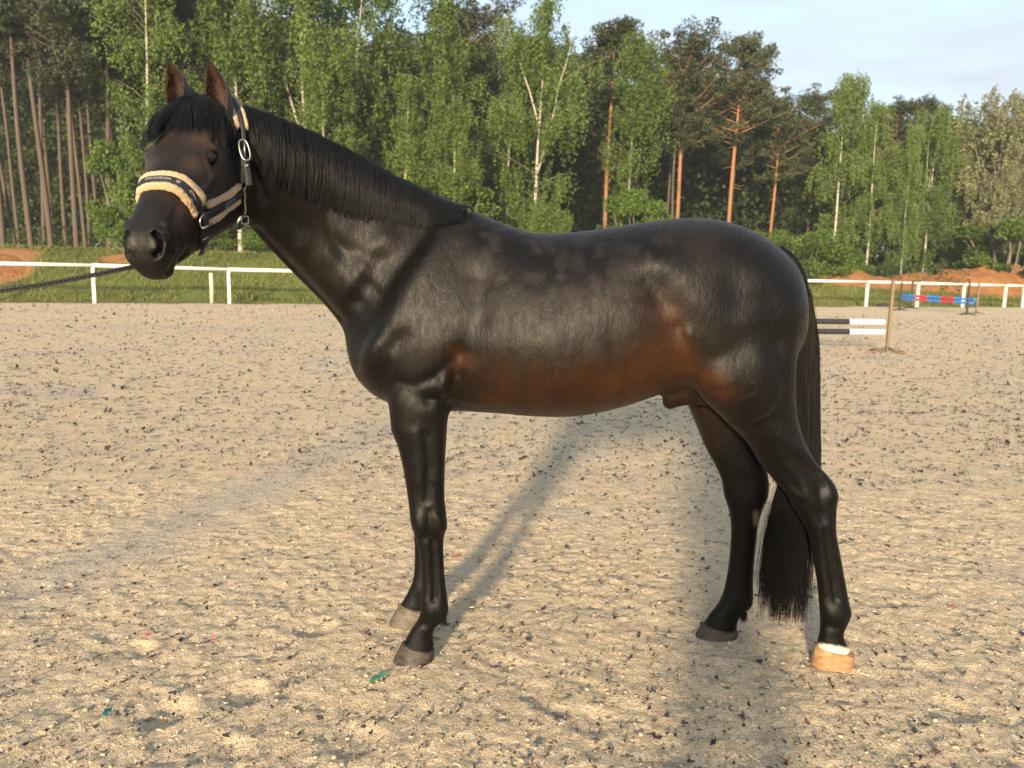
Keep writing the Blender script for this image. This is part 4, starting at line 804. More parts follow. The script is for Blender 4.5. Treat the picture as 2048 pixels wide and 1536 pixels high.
for c in range(NC):
    u = (c+rng.random())/NC*.958
    r3 = lerp_poly(crest_3d, u); rp = lerp_poly(crest_px, u); tp = lerp_poly(tips_px, np.clip(u+rng.normal(0, .006), 0, 1))
    tp = rp+(tp-rp)*(1+rng.normal(0, .05)); tp = tp+np.array([8+rng.normal(0, 6), 0])
    side, _n0 = hit(*(rp+(tp-rp)*.5)); fd = (side[1] if side is not None else r3[1]-.1)
    path = drape(r3, rp, tp, rng.normal(3, 5), fd)
    ef = 1-sstep(.80, 1., u)*.9
    path = np.concatenate([[r3+np.array([0, .016, -.006]), r3+np.array([0, -.004, (.009+.004*rng.random())*ef])], path])
    if ef < .99: path[2:] -= (path[2:]-np.array([p_ if (p_ := hit(*proj(q_))[0]) is not None else q_ for q_ in path[2:]]))*(1-ef)*.7
    clump(path, int(29*(.35+.65*ef)), np.array([.0062, .004, .0025]), .62, (.0, -.010, .003), .075, .00088)
MANE = obj('mane', strand_mesh('mane', np.array(strands), np.array(rads), M_hair), HORSE); tag(MANE, 'short pulled black mane lying on the near side', kind='stuff')
# forelock
strands, rads = [], []
tipsF = [(287,292),(296,291),(310,284),(324,272),(338,264),(350,258),(365,259),(380,263),(395,263),(410,260),(425,264),(440,278),(455,298),(468,320)]
for c in range(110):
    u = (c+rng.random())/110; tp = lerp_poly(tipsF, u)+rng.normal(0, 4, 2); rp = np.array([374+50*u, 200+5*abs(u-.5)])
    r3 = hd(.004+.012*rng.random(), -.034+.068*u, .010)
    p1, _ = hit(*tp); fd = p1[1] if p1 is not None else 2.27
    bul = -14*math.cos(math.pi*u) if u < .5 else 12*(u-.5)*2
    mid = math.exp(-((u-.5)/.2)**2)
    path = drape(r3, rp, rp+(tp-rp)*(1+rng.normal(0, .06+.06*mid)), bul, fd, .012)
    path = np.concatenate([[r3-HF[0]*.02, r3+HF[2]*(.008+.008*rng.random())], path])
    clump(path, int(34-8*mid), np.array([.0062, .003, .0035]), .5, (0, -.009, .006), .12+.13*mid, .00066, .003)
obj('forelock', strand_mesh('forelock', np.array(strands), np.array(rads), M_hair), HORSE)['kind'] = 'stuff'
# tail
K = 9; tt = np.linspace(0, 1, K)
tc_px = [(1556,500),(1583,520),(1606,562),(1614,620),(1616,700),(1612,800),(1607,920),(1590,1000),(1577,1080),(1570,1160),(1566,1238)]
thw = [8,14,19,22,23,25,31,42,52,56,56]
tpos = np.array([at(x, y, YM+.01) for x, y in tc_px]); l = np.concatenate([[0], np.cumsum(np.linalg.norm(np.diff(tpos, axis=0), axis=1))]); l /= l[-1]
strands, rads = [], []
for c in range(210):
    ang, rr = rng.random()*2*math.pi, math.sqrt(rng.random()); ox, oy = rr*math.cos(ang), rr*math.sin(ang)
    st = rng.random()*.30*(.4+.6*rng.random()); en = min(1.04, .93+rng.normal(0, .06)) if rng.random() < .9 else .6+.3*rng.random()
    ph = rng.random(2)*6; dr = rng.normal(0, .35, 2)
    for i in range(26):
        s1 = st+rng.random()*.04; e1 = en-abs(rng.normal(0, .035)); u = s1+(e1-s1)*tt; uc = np.clip(u, 0, 1)
        cpt = np.stack([np.interp(uc, l, tpos[:, k]) for k in range(3)], 1); cpt[:, 2] -= np.clip(u-1, 0, 1)*.9
        hw = np.interp(uc, l, thw)*2.83/F_PX
        jx, jy = rng.normal(0, .10, 2)
        grow = np.clip((u-s1)/.16, 0, 1)
        x = (ox*.9+jx+dr[0]*.18*np.sin(uc*5+ph[0]))*hw*grow; y = (oy*.8+jy+dr[1]*.2*np.sin(uc*4+ph[1]))*np.minimum(hw, .075)*grow
        strands.append(cpt+np.stack([x, y, 0*x], 1)); rads.append(np.interp(tt, [0, .6, 1], [.0007, .00065, .0003]))
TAIL = obj('tail', strand_mesh('tail', np.array(strands), np.array(rads), M_tail), HORSE); TAIL['kind'] = 'stuff'
# dock: the fleshy root inside the hair
obj('dock', mesh('dock', *tube(crom(tpos[:5]*1.0, 4), np.interp(np.linspace(0, 1, 17), [0, .3, 1], [.022, .02, .008]), 14), M_coat), HORSE)
# feather at the back of the fetlocks
strands, rads = [], []; K = 6; tt = np.linspace(0, 1, K)
for (x, y, d) in ((893,1238,DF),(1692,1248,DH),(1494,1232,DFH)):
    for i in range(130):
        p0 = at(x-rng.random()*10, y-rng.random()*10-2, d+rng.normal(0, .018)); ln = .02+.022*rng.random()
        strands.append(p0+tt[:, None]*np.array([-.004+rng.normal(0, .006), rng.normal(0, .004), -ln])); rads.append(np.interp(tt, [0, 1], [.0009, .0003]))
obj('fetlock_hair', strand_mesh('fetlock_hair', np.array(strands), np.array(rads), M_tail), HORSE)['kind'] = 'stuff'
# ------------------------------------------------ eyes
M_eye = mat('eye', (.006, .0045, .004), .07, Specular_IOR_Level=.35)
for sg_ in (1, -1):
    bm = bmesh.new(); bmesh.ops.create_uvsphere(bm, u_segments=28, v_segments=18, radius=.0200); me = bpy.data.meshes.new('eye'); bm.to_mesh(me); bm.free()
    ec = EYC-EN*.0175; me.transform(Matrix(((1.,0,0,0),(0,1.,0,0),(0,0,1.,0),(0,0,0,1.)))); _d = np.stack([ea[0], sg_*ea[1], ea[2]])@HF; me.transform(Matrix.Scale(1.06, 4, Vector(_d))); me.transform(Matrix.Translation(Vector(hd(ec[0], sg_*ec[1], ec[2])))); me.materials.append(M_eye); me.polygons.foreach_set('use_smooth', np.ones(len(me.polygons), bool))
    obj('eye', me, HORSE)
# ------------------------------------------------ ears
M_earin = mat('ear_inside', (.10, .040, .018), .8); n = NT(M_earin); n.color(n.mix(n.noise(n.map((70, 70, 260)), 1., 3), (.010, .005, .0035), (.060, .026, .013)))
def ear(base, tip, front, L_w=.039):
    base, tip, front = np.array(base), np.array(tip), np.array(front, float); up = tip-base; L = np.linalg.norm(up); up /= L
    front -= up*(front@up); front /= np.linalg.norm(front); side = np.cross(up, front)
    U, Vn = 22, 19; outer, inner = [], []
    for i in range(U):
        u = i/(U-1); w = L_w*np.interp(u, [0,.12,.3,.5,.7,.85,.95,1], [.62,.80,.98,1.0,.80,.50,.22,.03]); al = np.interp(u, [0,.25,.6,1], [2.75,2.2,1.75,1.2])
        c = base+up*L*u+front*(-.012*math.sin(math.pi*u))+side*0
        for j in range(Vn):
            t = (j/(Vn-1)*2-1)*al
            dirv = -front*math.cos(t)+side*math.sin(t)*1.0
            p = c+dirv*w*np.array([1., 1., 1.]); outer.append(p); inner.append(c+dirv*(w-.0035))
    v = np.array(outer+inner); n0 = U*Vn; f, mi = [], []
    for i in range(U-1):
        for j in range(Vn-1):
            a = i*Vn+j; f.append((a, a+1, a+1+Vn, a+Vn)); mi.append(0); f.append((n0+a, n0+a+Vn, n0+a+1+Vn, n0+a+1)); mi.append(1)
        for j, o in ((0, 0), (Vn-1, 1)):
            a = i*Vn+j; f.append((a, a+Vn, n0+a+Vn, n0+a)); mi.append(0)
    for j in range(Vn-1):
        a = (U-1)*Vn+j; f.append((a, a+1, n0+a+1, n0+a)); mi.append(0)
    return v, f, mi
M_ear = mat('ear_outside', (.0085, .0068, .006), .6, Specular_IOR_Level=.3, Sheen_Weight=.08)
for base, tip, fr in ((at(447,258,2.44), at(417,119,2.415), (-.10,-1.,0)), (at(362,236,2.46), at(336,120,2.43), (-.35,-1.,0))):
    v, f, mi = ear(base, tip, fr); eo = obj('ear', mesh('ear', v, f, [M_ear, M_earin], True, mi), HORSE)
strands, rads = [], []; K = 6; tt = np.linspace(0, 1, K)
for base, tip, fr in ((at(447,258,2.44), at(417,119,2.415), (-.10,-1.,0)), (at(362,236,2.46), at(336,120,2.43), (-.35,-1.,0))):
    up = tip-base; L0 = np.linalg.norm(up); up /= L0; fr = np.array(fr, float); fr -= up*(fr@up); fr /= np.linalg.norm(fr); sd_ = np.cross(up, fr)
    for i in range(240):
        u = .10+.72*rng.random(); w = .039*np.interp(u, [0,.12,.3,.5,.7,.85,1], [.62,.80,.98,1.0,.80,.50,.03]); sg_ = 1 if rng.random() < .5 else -1; th = sg_*rng.uniform(1.0, 2.0)
        p0 = base+up*L0*u+fr*(-.012*math.sin(math.pi*u))+(-fr*math.cos(th)+sd_*math.sin(th))*(w-.004); ln = rng.uniform(.012, .026)
        dv = -sd_*sg_*rng.uniform(.25, .7)+fr*rng.uniform(.0, .35)+up*rng.uniform(-.3, .9); dv /= np.linalg.norm(dv)
        strands.append(p0+tt[:, None]*dv*ln+(tt**2)[:, None]*up*ln*.4); rads.append(np.interp(tt, [0, 1], [.0007, .0002]))
obj('ear_hair', strand_mesh('ear_hair', np.array(strands), np.array(rads), hair_mat('ear_hair', (.035, .017, .010), .6, .2)), HORSE)['kind'] = 'stuff'
strands, rads = [], []; K = 6; tt = np.linspace(0, 1, K)
for i in range(90):
    a_ = rng.uniform(.55, .62); ps = rng.uniform(.5, 5.8); r_ = BVH.ray_cast(Vector(hd(a_, 0, -.10)+np.array([0, math.sin(ps), math.cos(ps)])@HF*.25), Vector(-np.array([0, math.sin(ps), math.cos(ps)])@HF))
    if r_[0] is None: continue
    p0, n0_ = np.array(r_[0]), np.array(r_[1]); ln = rng.uniform(.012, .040); dv = n0_+rng.normal(0, .35, 3)+np.array([0, 0, -.3]); dv /= np.linalg.norm(dv)
    strands.append(p0+tt[:, None]*dv*ln+(tt**2)[:, None]*np.array([0, 0, -.25])*ln); rads.append(np.interp(tt, [0, 1], [.00035, .0001]))
obj('whiskers', strand_mesh('whiskers', np.array(strands), np.array(rads), hair_mat('whisker', (.03, .026, .022), .5, .3)), HORSE)['kind'] = 'stuff'
# ------------------------------------------------ hooves
def hoof_mat(name, a, b, patch=None):
    m = mat(name, a, .55, Specular_IOR_Level=.3); n = NT(m); g = n.noise(n.map((34, 34, 75)), 1., 5); g2 = n.noise(n.map((30, 30, 30)), 1., 4)
    c = n.mix(n.ramp(n.math('ADD', n.math('MULTIPLY', g, .6), n.math('MULTIPLY', g2, .4)), [(.36, 0.), (.62, 1.)]), a, b)
    n.color(c); n.normal(n.bump(n.math('ADD', g, g2), .5, .004)); return m
M_hoofd = hoof_mat('dark_hoof', (.018, .015, .012), (.055, .046, .035)); M_hoofl = hoof_mat('pale_hoof', (.19, .10, .045), (.33, .205, .10)); M_hoofg = hoof_mat('sandy_hoof', (.05, .042, .032), (.12, .098, .07))
def hoof(cf, cb, toe, heel, d, m, w0=.043, w1=.056):
    A, B = at(*cf, d), at(*cb, d); T, Hh = at(*toe, d), at(*heel, d); T[2] = Hh[2] = -.008
    rings = []
    for k, f_ in ((-.02, 0.), (0., 0.), (.06, .06), (.35, .36), (.7, .71), (1., 1.)):
        a_, b_ = A+(T-A)*f_, B+(Hh-B)*f_; c = (a_+b_)/2; h = (b_-a_)/2; w = w0+(w1-w0)*f_
        if k < 0: c = c+np.array([0, 0, .004]); h = h*.8; w *= .8
        elif k == 0.: h = h*.97; w *= .97
        else: h = h*1.03; w *= 1.03
        cc, ss = np.cos(RA), np.sin(RA)
        rings.append(c+(np.where(cc > 0, np.abs(cc)**.62, -np.abs(cc)**1.))[:, None]*h+(w*ss)[:, None]*np.array([0, 1, 0]))
    return mesh('hoof', *loft(rings, 3), m)
for lab, a in (('dark grey hoof with a tan chip at the toe', ((805,1284),(869,1300),(785,1328),(864,1322),DF,M_hoofd)), ('pale tan hoof below a white coronet', ((1632,1290),(1707,1307),(1623,1340),(1701,1338),DH,M_hoofl)),
          ('dusty grey hoof set a little forward', ((801,1207),(858,1222),(776,1245),(850,1241),DFF,M_hoofg)), ('dusty dark hoof in shade', ((1407,1246),(1476,1262),(1390,1276),(1471,1274),DFH,M_hoofd))):
    tag(obj('hoof', hoof(*a), HORSE), lab)
# ================================================================== HALTER
def surf(a, psi, c=-.085):
    dv = np.array([0, math.sin(psi), math.cos(psi)])@HF; o = hd(a, 0, c)
    r = BVH.ray_cast(Vector(o+dv*.28), Vector(-dv)); 
    return np.array(r[0]), np.array(r[1])
def a_psi(x, y):
    p, _ = hit(x, y); l_ = to_head(p); return l_[0], math.atan2(l_[1], l_[2]+.085)
def resample(P, step):
    P = np.asarray(P); d = np.concatenate([[0], np.cumsum(np.linalg.norm(np.diff(P, axis=0), axis=1))]); n_ = max(3, int(d[-1]/step)); u = np.linspace(0, d[-1], n_)
    return np.stack([np.interp(u, d, P[:, k]) for k in range(3)], 1)
def frame_of(P, Nv):
    t = np.gradient(P, axis=0); t /= np.linalg.norm(t, axis=1)[:, None]+1e-9; Nv = Nv-t*(Nv*t).sum(1)[:, None]; Nv /= np.linalg.norm(Nv, axis=1)[:, None]+1e-9
    return t, Nv, np.cross(t, Nv)
def path_on(pts_px, step=.004, sm=3):
    q = crom(np.array(pts_px, float), 10); P, Nv = [], []
    for x, y in q:
        p, n_ = hit(x, y)
        if (p is None or (P and abs(p[1]-P[-1][1]) > .15)) and P: p, n_ = at(x, y, P[-1][1]+.002), Nv[-1]
        if p is not None: P.append(p); Nv.append(n_)
    return prep(np.array(P), np.array(Nv), step, sm)
def prep(P, Nv, step=.004, sm=3):
    d = np.concatenate([[0], np.cumsum(np.linalg.norm(np.diff(P, axis=0), axis=1))]); n_ = max(4, int(d[-1]/step)); u = np.linspace(0, d[-1], n_)
    P = np.stack([np.interp(u, d, P[:, k]) for k in range(3)], 1); Nv = np.stack([np.interp(u, d, Nv[:, k]) for k in range(3)], 1)
    for _ in range(sm*6):
        P[1:-1] = .25*P[:-2]+.5*P[1:-1]+.25*P[2:]; Nv[1:-1] = .25*Nv[:-2]+.5*Nv[1:-1]+.25*Nv[2:]
    Nv /= np.linalg.norm(Nv, axis=1)[:, None]; return P, Nv
def band(P, Nv, hw, th, lift=.002, shift=0.):
    t, Nv, w = frame_of(P, Nv); c = P+Nv*(lift+th/2)+w*shift
    prof = [(-1,-1),(-1,.4),(-.86,1),(0,1.12),(.86,1),(1,.4),(1,-1),(0,-1)]
    return loft([[c[i]+w[i]*hw*a+Nv[i]*th/2*b for a, b in prof] for i in range(len(P))], 1)
def fleece(P, Nv, hw, th, lift=0., shift=0.):
    t, Nv, w = frame_of(P, Nv); c = P+Nv*lift+w*shift; rings = []
    for i in range(len(P)):
        e = min(i, len(P)-1-i); k = math.sqrt(min(1, (e+.6)/4.))
        rings.append([c[i]+w[i]*hw*k*math.cos(x)+Nv[i]*th*max(math.sin(x), -.25)*k for x in np.linspace(0, 2*math.pi, 26, endpoint=False)])
    v, f = loft(rings, 1); cen = np.repeat(c, 26, 0); cen = np.concatenate([cen, c[:1], c[-1:]]); dr = v-cen; dr /= np.linalg.norm(dr, axis=1)[:, None]+1e-9
    return v+dr*((nse(v, 190, 3, 2)-.5)*.0045+(nse(v, 560, 4, 2)-.45)*.0058)[:, None], f
M_fl = mat('cream_fleece', (.50, .36, .20), .95, Sheen_Weight=.3); n = NT(M_fl)
g = n.noise(n.map((1, 1, 1)), 420., 3, .7); n.color(n.mix(n.ramp(g, [(.33, 0.), (.62, 1.)]), (.28, .17, .075), (.56, .42, .245))); n.normal(n.bump(g, 1., .004))
M_web = mat('black_webbing', (.012, .013, .016), .6, Specular_IOR_Level=.35); n = NT(M_web); n.normal(n.bump(n.noise(n.map((1, 1, 1)), 900., 2), .5, .001))
M_lea = mat('dark_leather', (.022, .020, .020), .45); M_steel = mat('worn_steel', (.42, .40, .37), .33, Metallic=1.); M_sil = mat('silver_print', (.30, .30, .31), .45)
HALT = empty('halter', tuple(hd(.2, .1, -.1)), 'black webbing halter with cream fleece padding on the horse\'s head', 'halter')
# noseband: a ring round the nose, mirrored about the face's midline
aR, pR = a_psi(399, 432); aM = .385
def nose_a(psi): return aM+(aR-aM)*min(1.4, (abs(psi)/pR))**1.25
ps = np.linspace(-pR*1.02, pR*1.02, 140)
PN = [surf(nose_a(p), p) for p in ps]; NP, NN = prep(np.array([p[0] for p in PN]), np.array([p[1] for p in PN]), .003, 4)
NB = obj('noseband', mesh('noseband', *band(NP, NN, .0115, .003, .010), M_web), HALT)
i0, i1 = int(len(NP)*.05), int(len(NP)*.955)
for sh, hw in ((.0215, .013), (-.0225, .0165)): obj('fleece_pad', mesh('fleece_pad', *fleece(NP[i0:i1], NN[i0:i1], hw, .0125, 0., sh), M_fl), NB)
# cheek piece with pad, from the nose ring up to the cheek ring
CP, CN = path_on([(404,432),(430,418),(458,400),(482,380)], .003)
CK = obj('cheek_strap', mesh('cheek_strap', *band(CP, CN, .0125, .003, .011), M_web), HALT)
j0, j1 = int(len(CP)*.10), int(len(CP)*.93)
for sh, hw in ((.0235, .0155), (-.0225, .0105)): obj('fleece_pad', mesh('fleece_pad', *fleece(CP[j0:j1], CN[j0:j1], hw, .013, 0., sh), M_fl), CK)

def flat_piece(P, Nv, hw, th, lift): return band(P, Nv, hw, th, lift)
def ring_of(c, nrm, upv, rx, ry, r, n_=36, square=0., m=None):
    """a wire ring lying in the plane with normal nrm"""
    nrm = nrm/np.linalg.norm(nrm); upv = upv-nrm*(upv@nrm); upv /= np.linalg.norm(upv); sd = np.cross(upv, nrm); pts = []
    for x in np.linspace(0, 2*math.pi, n_+1):
        a_, b_ = math.cos(x), math.sin(x); e = 1-square*.62
        pts.append(c+sd*rx*math.copysign(abs(a_)**e, a_)+upv*ry*math.copysign(abs(b_)**e, b_))
    return tube(pts, r, 8, cap=False)
def here(x, y, lift=.0):
    p, n_ = hit(x, y)
    for k in range(60):
        if p is None: p, n_ = hit(x-k*1., y-k*1.5)
    return p+n_*lift, n_
upz = np.array([0, 0, 1.])
# nose ring with its keeper and bar
c, nr = here(397, 442, .014); MBr = MB(); MBr.add(*ring_of(c, nr, at(405,420,2.2)-at(390,462,2.2), .0165, .0175, .0026)); obj('ring', MBr.me('ring', M_steel), HALT)
kp, kn = path_on([(396,428),(406,436),(414,447)], .003); kp2, kn2 = path_on([(398,426),(402,440),(404,455)], .003)
obj('keeper', mesh('keeper', *band(kp2, kn2, .012, .004, .014), M_lea), HALT)
MBb = MB(); a_, n1 = here(393, 455, .019); b_, n2 = here(412, 446, .019); MBb.tube([a_, b_], .0028, 8); obj('bar', MBb.me('bar', M_steel), HALT)
# chin strap with buckle and riveted end
XP, XN = path_on([(401,455),(403,470),(404,484),(402,497),(396,507)], .003); CH = obj('chin_strap', mesh('chin_strap', *band(XP, XN, .0095, .003, .004), M_web), HALT)
TP, TN = path_on([(406,484),(405,494),(401,503)], .003); obj('strap_end', mesh('strap_end', *band(TP, TN, .0115, .003, .009), M_lea), CH)
c, nr = here(404, 496, .0135); obj('rivet', mesh('rivet', *ring_of(c, nr, upz, .0028, .0028, .0011, 16), M_steel), CH)
MBb = MB(); a_, n1 = here(399, 478, .011); b_, n2 = here(410, 470, .011); MBb.tube([a_, b_], .0024, 8); obj('bar', MBb.me('bar', M_steel), CH)
# under the jaw on to the throat snap, and the far half of the chin strap
try:
    UP = [surf(.405+.02*k/10, pR+(2*math.pi-2*pR)*k/20*1.0, -.10) for k in range(3, 20)]
    uP, uN = prep(np.array([p[0] for p in UP]), np.array([p[1] for p in UP]), .004); obj('under_strap', mesh('under_strap', *band(uP, uN, .0095, .003, .003), M_web), HALT)
except Exception as ex: print('under strap', ex)
# crown piece: over the poll behind the ears, padded, then the buckle and the loose end
def cr(pts, sm=4):     # (photo x, y, depth): a strap hanging free beside the cheek
    q_ = crom(np.array(pts, float), 8); P_ = np.array([at(*p) for p in q_]); return prep(P_, np.tile([.42, -.86, .28], (len(P_), 1)).astype(float), .003, sm)
W1, W2 = cr([(430,196,2.60),(449,193,2.565),(463,201,2.53),(474,219,2.495),(481,240,2.462),(485,262,2.452),(487,284,2.446)])
CRN = obj('crown_strap', mesh('crown_strap', *band(W1, W2, .0062, .003, .011), M_web), HALT)
e1_ = int(len(W1)*.88)
for sh, hw in ((.0195, .0145), (-.0125, .0075)): obj('fleece_pad', mesh('fleece_pad', *fleece(W1[:e1_], W2[:e1_], hw, .012, .0, sh), M_fl), CRN)
B1, B2 = cr([(486,280,2.452),(487,310,2.448),(486,340,2.440),(484,366,2.440)]); BS = obj('buckle_strap', mesh('buckle_strap', *band(B1, B2, .0075, .003, .004), M_web), HALT)
D1, D2 = cr([(490,315,2.440),(494,340,2.432),(498,372,2.428)]); obj('strap_end', mesh('strap_end', *band(D1, D2, .0095, .003, .004), M_web), BS)
c, nr = at(489, 300, 2.428), np.array([.42, -.86, .28]); BU = obj('buckle', mesh('buckle', *ring_of(c, nr, at(484,275,2.4)-at(494,325,2.4), .014, .033, .0030, 40, .35), M_steel), BS)
obj('tongue', mesh('tongue', *tube([c+upz*.028, c+upz*.0-nr*-.004, c-upz*.03], .002, 6), M_steel), BS)
c, nr = at(493, 331, 2.422), np.array([.42, -.86, .28]); obj('rivet', mesh('rivet', *ring_of(c, nr, upz, .0035, .0035, .0012, 16), M_steel), BS)
# cheek ring, snap hook and its square end
c, nr = here(482, 367, .014); obj('ring', mesh('ring', *ring_of(c, nr, upz, .0095, .021, .0024), M_steel), HALT)
def air(x, y, l=.018):
    p, n_ = hit(x, y)
    if p is None or p[1] > 2.62: return at(x, y, 2.44)
    return p+n_*l
SN = obj('snap_hook', mesh('snap_hook', *tube(crom([air(484,372),air(489,383),air(489,396),air(487,410),air(486,420)], 5), np.interp(np.linspace(0, 1, 21), [0, .4, .75, 1], [.003, .0034, .005, .004]), 10), M_steel), HALT)
obj('trigger', mesh('trigger', *tube([air(489,398), air(493,399)+np.array([0, -.004, 0])], .0016, 6), M_steel), SN)
c = air(486, 430); obj('square_ring', mesh('square_ring', *ring_of(c, np.array([.35, -.93, .1]), upz, .0105, .0125, .0022, 36, 1.), M_steel), SN)
T1 = np.array([c-upz*.008, at(485,443,c[1]+.012), at(479,453,c[1]+.04), at(468,455,c[1]+.09)]); T1 = crom(T1, 5)
obj('throat_strap', mesh('throat_strap', *band(*prep(T1, np.tile([.3, -.93, .1], (len(T1), 1)).astype(float), .003, 2), .0095, .003, .0), M_web), HALT)
# printed lettering on the noseband and the woven patch on the cheek strap
def on_band(P, Nv, u0, size, text, m, name, parent, lift, flip=1, vshift=0.):
    cu = bpy.data.curves.new(name, 'FONT'); cu.body = text; cu.size = size; cu.align_y = 'CENTER'; o_ = bpy.data.objects.new(name, cu); COL.objects.link(o_)
    dg_ = bpy.context.evaluated_depsgraph_get(); dg_.update(); me_ = bpy.data.meshes.new_from_object(o_.evaluated_get(dg_)); bpy.data.objects.remove(o_)
    t, Nv, w = frame_of(P, Nv); d_ = np.concatenate([[0], np.cumsum(np.linalg.norm(np.diff(P, axis=0), axis=1))])
    co = np.array([v_.co for v_ in me_.vertices]); u = u0+flip*co[:, 0]
    ip = lambda A: np.stack([np.interp(u, d_, A[:, k]) for k in range(3)], 1)
    Q = ip(P)+ip(Nv)*lift+ip(w)*(co[:, 1]*flip*-1+vshift)[:, None]
    me_.vertices.foreach_set('co', Q.astype(np.float32).ravel()); me_.materials.clear(); me_.materials.append(m); me_.update()
    return obj(name, me_, parent)
L_ = np.linalg.norm(np.diff(NP, axis=0), axis=1).sum()
on_band(NP, NN, L_*.405, .0125, 'ESKADRON', M_sil, 'lettering', NB, .01335)
def mark(P, Nv, u, v0, r, lift, parent, m, name):
    t, Nv, w = frame_of(P, Nv); d_ = np.concatenate([[0], np.cumsum(np.linalg.norm(np.diff(P, axis=0), axis=1))]); i = int(np.interp(u, d_, np.arange(len(P)))); c = P[i]+Nv[i]*lift+w[i]*v0
    b_ = MB(); b_.add(*ring_of(c, Nv[i], w[i], r, r, .0006, 20)); b_.tube([c-t[i]*r, c+t[i]*r], .0006, 5); b_.tube([c-w[i]*r, c+w[i]*r], .0006, 5); obj(name, b_.me(name, m), parent)
mark(NP, NN, L_*.405+.082, 0., .0048, .0135, NB, M_sil, 'emblem')
t_, n_, w_ = frame_of(NP, NN); dd = np.concatenate([[0], np.cumsum(np.linalg.norm(np.diff(NP, axis=0), axis=1))])
def sw(u, v_): 
    i = int(np.interp(L_*.39+u, dd, np.arange(len(NP)))); return NP[i]+n_[i]*.0137+w_[i]*v_
b_ = MB(); b_.tube([sw(.118, .001), sw(.122, -.004), sw(.128, -.002), sw(.126, .003), sw(.120, .003), sw(.118, .001)], .0007, 5); b_.tube([sw(.128, .0), sw(.136, .001), sw(.144, .004)], .0007, 5); obj('emblem', b_.me('emblem', M_sil), NB)
t_, n_, w_ = frame_of(CP, CN); dd = np.concatenate([[0], np.cumsum(np.linalg.norm(np.diff(CP, axis=0), axis=1))])
def cw(u, v_):
    i = np.interp(u*dd[-1], dd, np.arange(len(CP))); i = int(i); return CP[i]+n_[i]*.0148+w_[i]*v_
b_ = MB(); cs = [cw(.50, -.0075), cw(.72, -.0075), cw(.72, .0075), cw(.50, .0075), cw(.50, -.0075)]
for k in range(4): b_.tube([cs[k], cs[k+1]], .0007, 5)
obj('patch_border', b_.me('patch_border', M_sil), CK)
M_dim = mat('woven_print', (.16, .16, .18), .6); on_band(CP, CN, dd[-1]*.525, .0095, 'ESKADRON', M_dim, 'lettering', CK, .0148)
# ================================================================== LEAD ROPE
M_rope = mat('black_rope', (.013, .013, .016), .55, Specular_IOR_Level=.4)
rp_ = crom([at(350,522,2.17), at(300,528,2.12), at(262,534,2.08), at(190,549,2.04), at(100,566,2.0), at(0,581,1.96), at(-140,600,1.9), at(-330,640,1.84)], 24)
rp_ = resample(rp_, .004); t = np.gradient(rp_, axis=0); t /= np.linalg.norm(t, axis=1)[:, None]; a_ = np.cross(t, [0, 0, 1.]); a_ /= np.linalg.norm(a_, axis=1)[:, None]; b2 = np.cross(a_, t)
LR = empty('lead_rope', tuple(rp_[0]), 'black braided lead rope leading left from the chin of the horse', 'rope')
s_ = np.arange(len(rp_))*.004
def strand(ph, rad, r, sgn, off): 
    an = ph+sgn*s_/.006; return tube(rp_+off+a_*(rad*np.cos(an))[:, None]+b2*(rad*np.sin(an))[:, None], r, 6)
for off in (np.array([0, 0, .0026]), np.array([0, .003, -.0034])):
    for k in range(4):
        obj('strand', mesh('strand', *strand(k*math.pi/2,   .0019, .0017, 1 if k % 2 else -1, off), M_rope), LR)
# ================================================================== the person taking the picture, whose shadow falls across the sand
def skin_body(name, verts, edges, rads, m):
    me = bpy.data.meshes.new(name); me.from_pydata([tuple(v) for v in verts], edges, []); me.update(); o = bpy.data.objects.new(name, me); COL.objects.link(o)
    sm = o.modifiers.new('s', 'SKIN'); sm.use_smooth_shade = True
    if not me.skin_vertices: bpy.context.view_layer.objects.active = o
    for i, r in enumerate(rads): me.skin_vertices[0].data[i].radius = (r, r)
    me.skin_vertices[0].data[0].use_root = True; ss = o.modifiers.new('u', 'SUBSURF'); ss.levels = ss.render_levels = 2
    dg_ = bpy.context.evaluated_depsgraph_get(); dg_.update(); out = bpy.data.meshes.new_from_object(o.evaluated_get(dg_)); bpy.data.objects.remove(o); out.materials.clear(); out.materials.append(m); return out
PX, PY = .10, -.46
jv, je, jr = [], [], []
def J(p, r, par=None):
    jv.append(np.array(p)+np.array([PX, PY, 0])); jr.append(r)
    if par is not None: je.append((par, len(jv)-1))
    return len(jv)-1
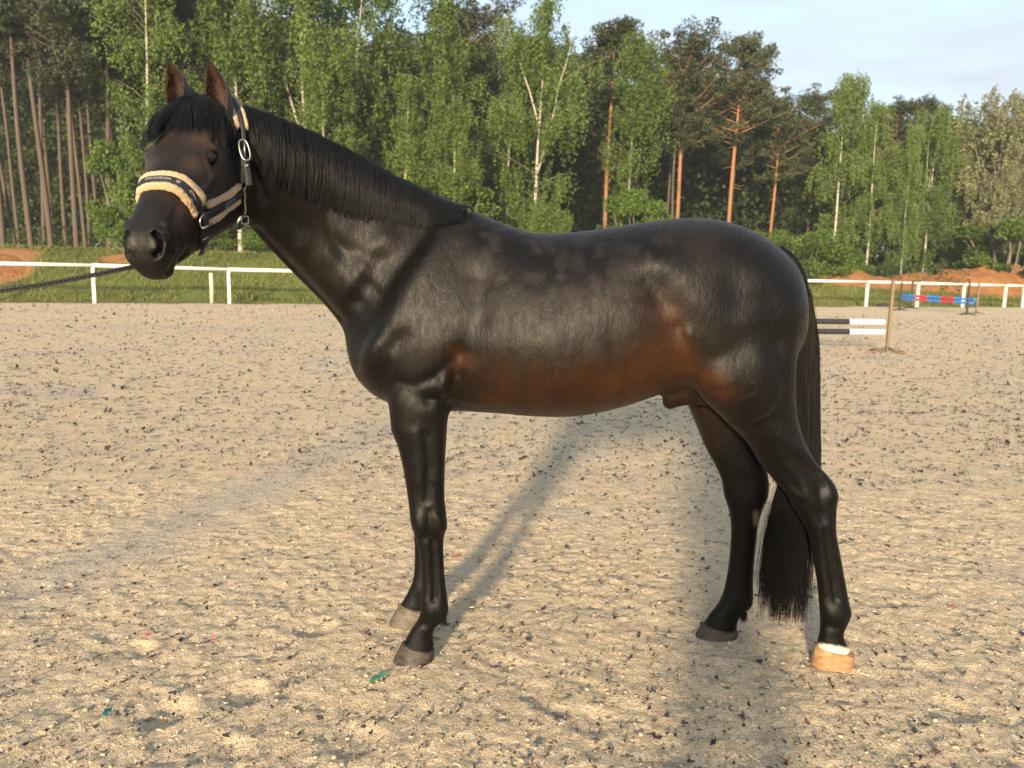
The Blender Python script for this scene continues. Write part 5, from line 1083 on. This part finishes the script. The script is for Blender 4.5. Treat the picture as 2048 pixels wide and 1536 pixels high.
pel = J((0, 0, .95), .15); wst = J((0, 0, 1.12), .135, pel); ch = J((0, .01, 1.32), .155, wst); nk = J((0, .01, 1.46), .06, ch); hd0 = J((0, .03, 1.57), .085, nk); hd1 = J((0, .035, 1.66), .09, hd0); J((0, .02, 1.73), .05, hd1)
for s_ in (-1, 1):
    hp = J((s_*.10, 0, .88), .10, pel); kn = J((s_*.12, .03, .50), .065, hp); an = J((s_*.13, 0, .10), .045, kn); J((s_*.15, .13, .045), .042, an)
    sh = J((s_*.17, .01, 1.38), .068, ch); el = J((s_*.21, .12, 1.16), .046, sh); wr = J((s_*.12, .34, 1.36), .032, el); pm = J((s_*.085, .40, 1.41), .030, wr)
    for k in range(4):
        a = J((s_*(.075-.004*k), .425, 1.405+.018*(k-1)), .0085, pm); J((s_*(.05+.003*k), .435, 1.412+.019*(k-1)), .0075, a)
    t1 = J((s_*.075, .385, 1.435), .010, pm); J((s_*.05, .392, 1.452), .0085, t1)
M_cloth = mat('dark_clothes', (.03, .032, .04), .85)
PERS = empty('person', (PX, PY, 0), 'person in dark clothes holding up a phone, casting the long shadow towards the hind legs', 'person')
obj('body', skin_body('person', jv, je, jr, M_cloth), PERS)
b_ = MB(); b_.box((0, -.045, 1.44), (.078, .004, .037)); tag(obj('phone', b_.me('phone', mat('phone_black', (.01, .01, .012), .3), False)), 'black phone held at the viewpoint', 'phone')
# ================================================================== HAZE: the thin evening air
M_haze = bpy.data.materials.new('haze'); M_haze.use_nodes = True; t_h = M_haze.node_tree; t_h.nodes.remove(t_h.nodes['Principled BSDF'])
pv = t_h.nodes.new('ShaderNodeVolumePrincipled'); pv.inputs['Color'].default_value = (.86, .92, 1., 1); pv.inputs['Density'].default_value = 0.0006; pv.inputs['Anisotropy'].default_value = .1
t_h.links.new(pv.outputs[0], t_h.nodes['Material Output'].inputs['Volume'])
b_ = MB(); b_.box((5, 45, 14.5), (95, 62, 16.5)); tag(obj('haze', b_.me('haze', M_haze, False)), kind='stuff')
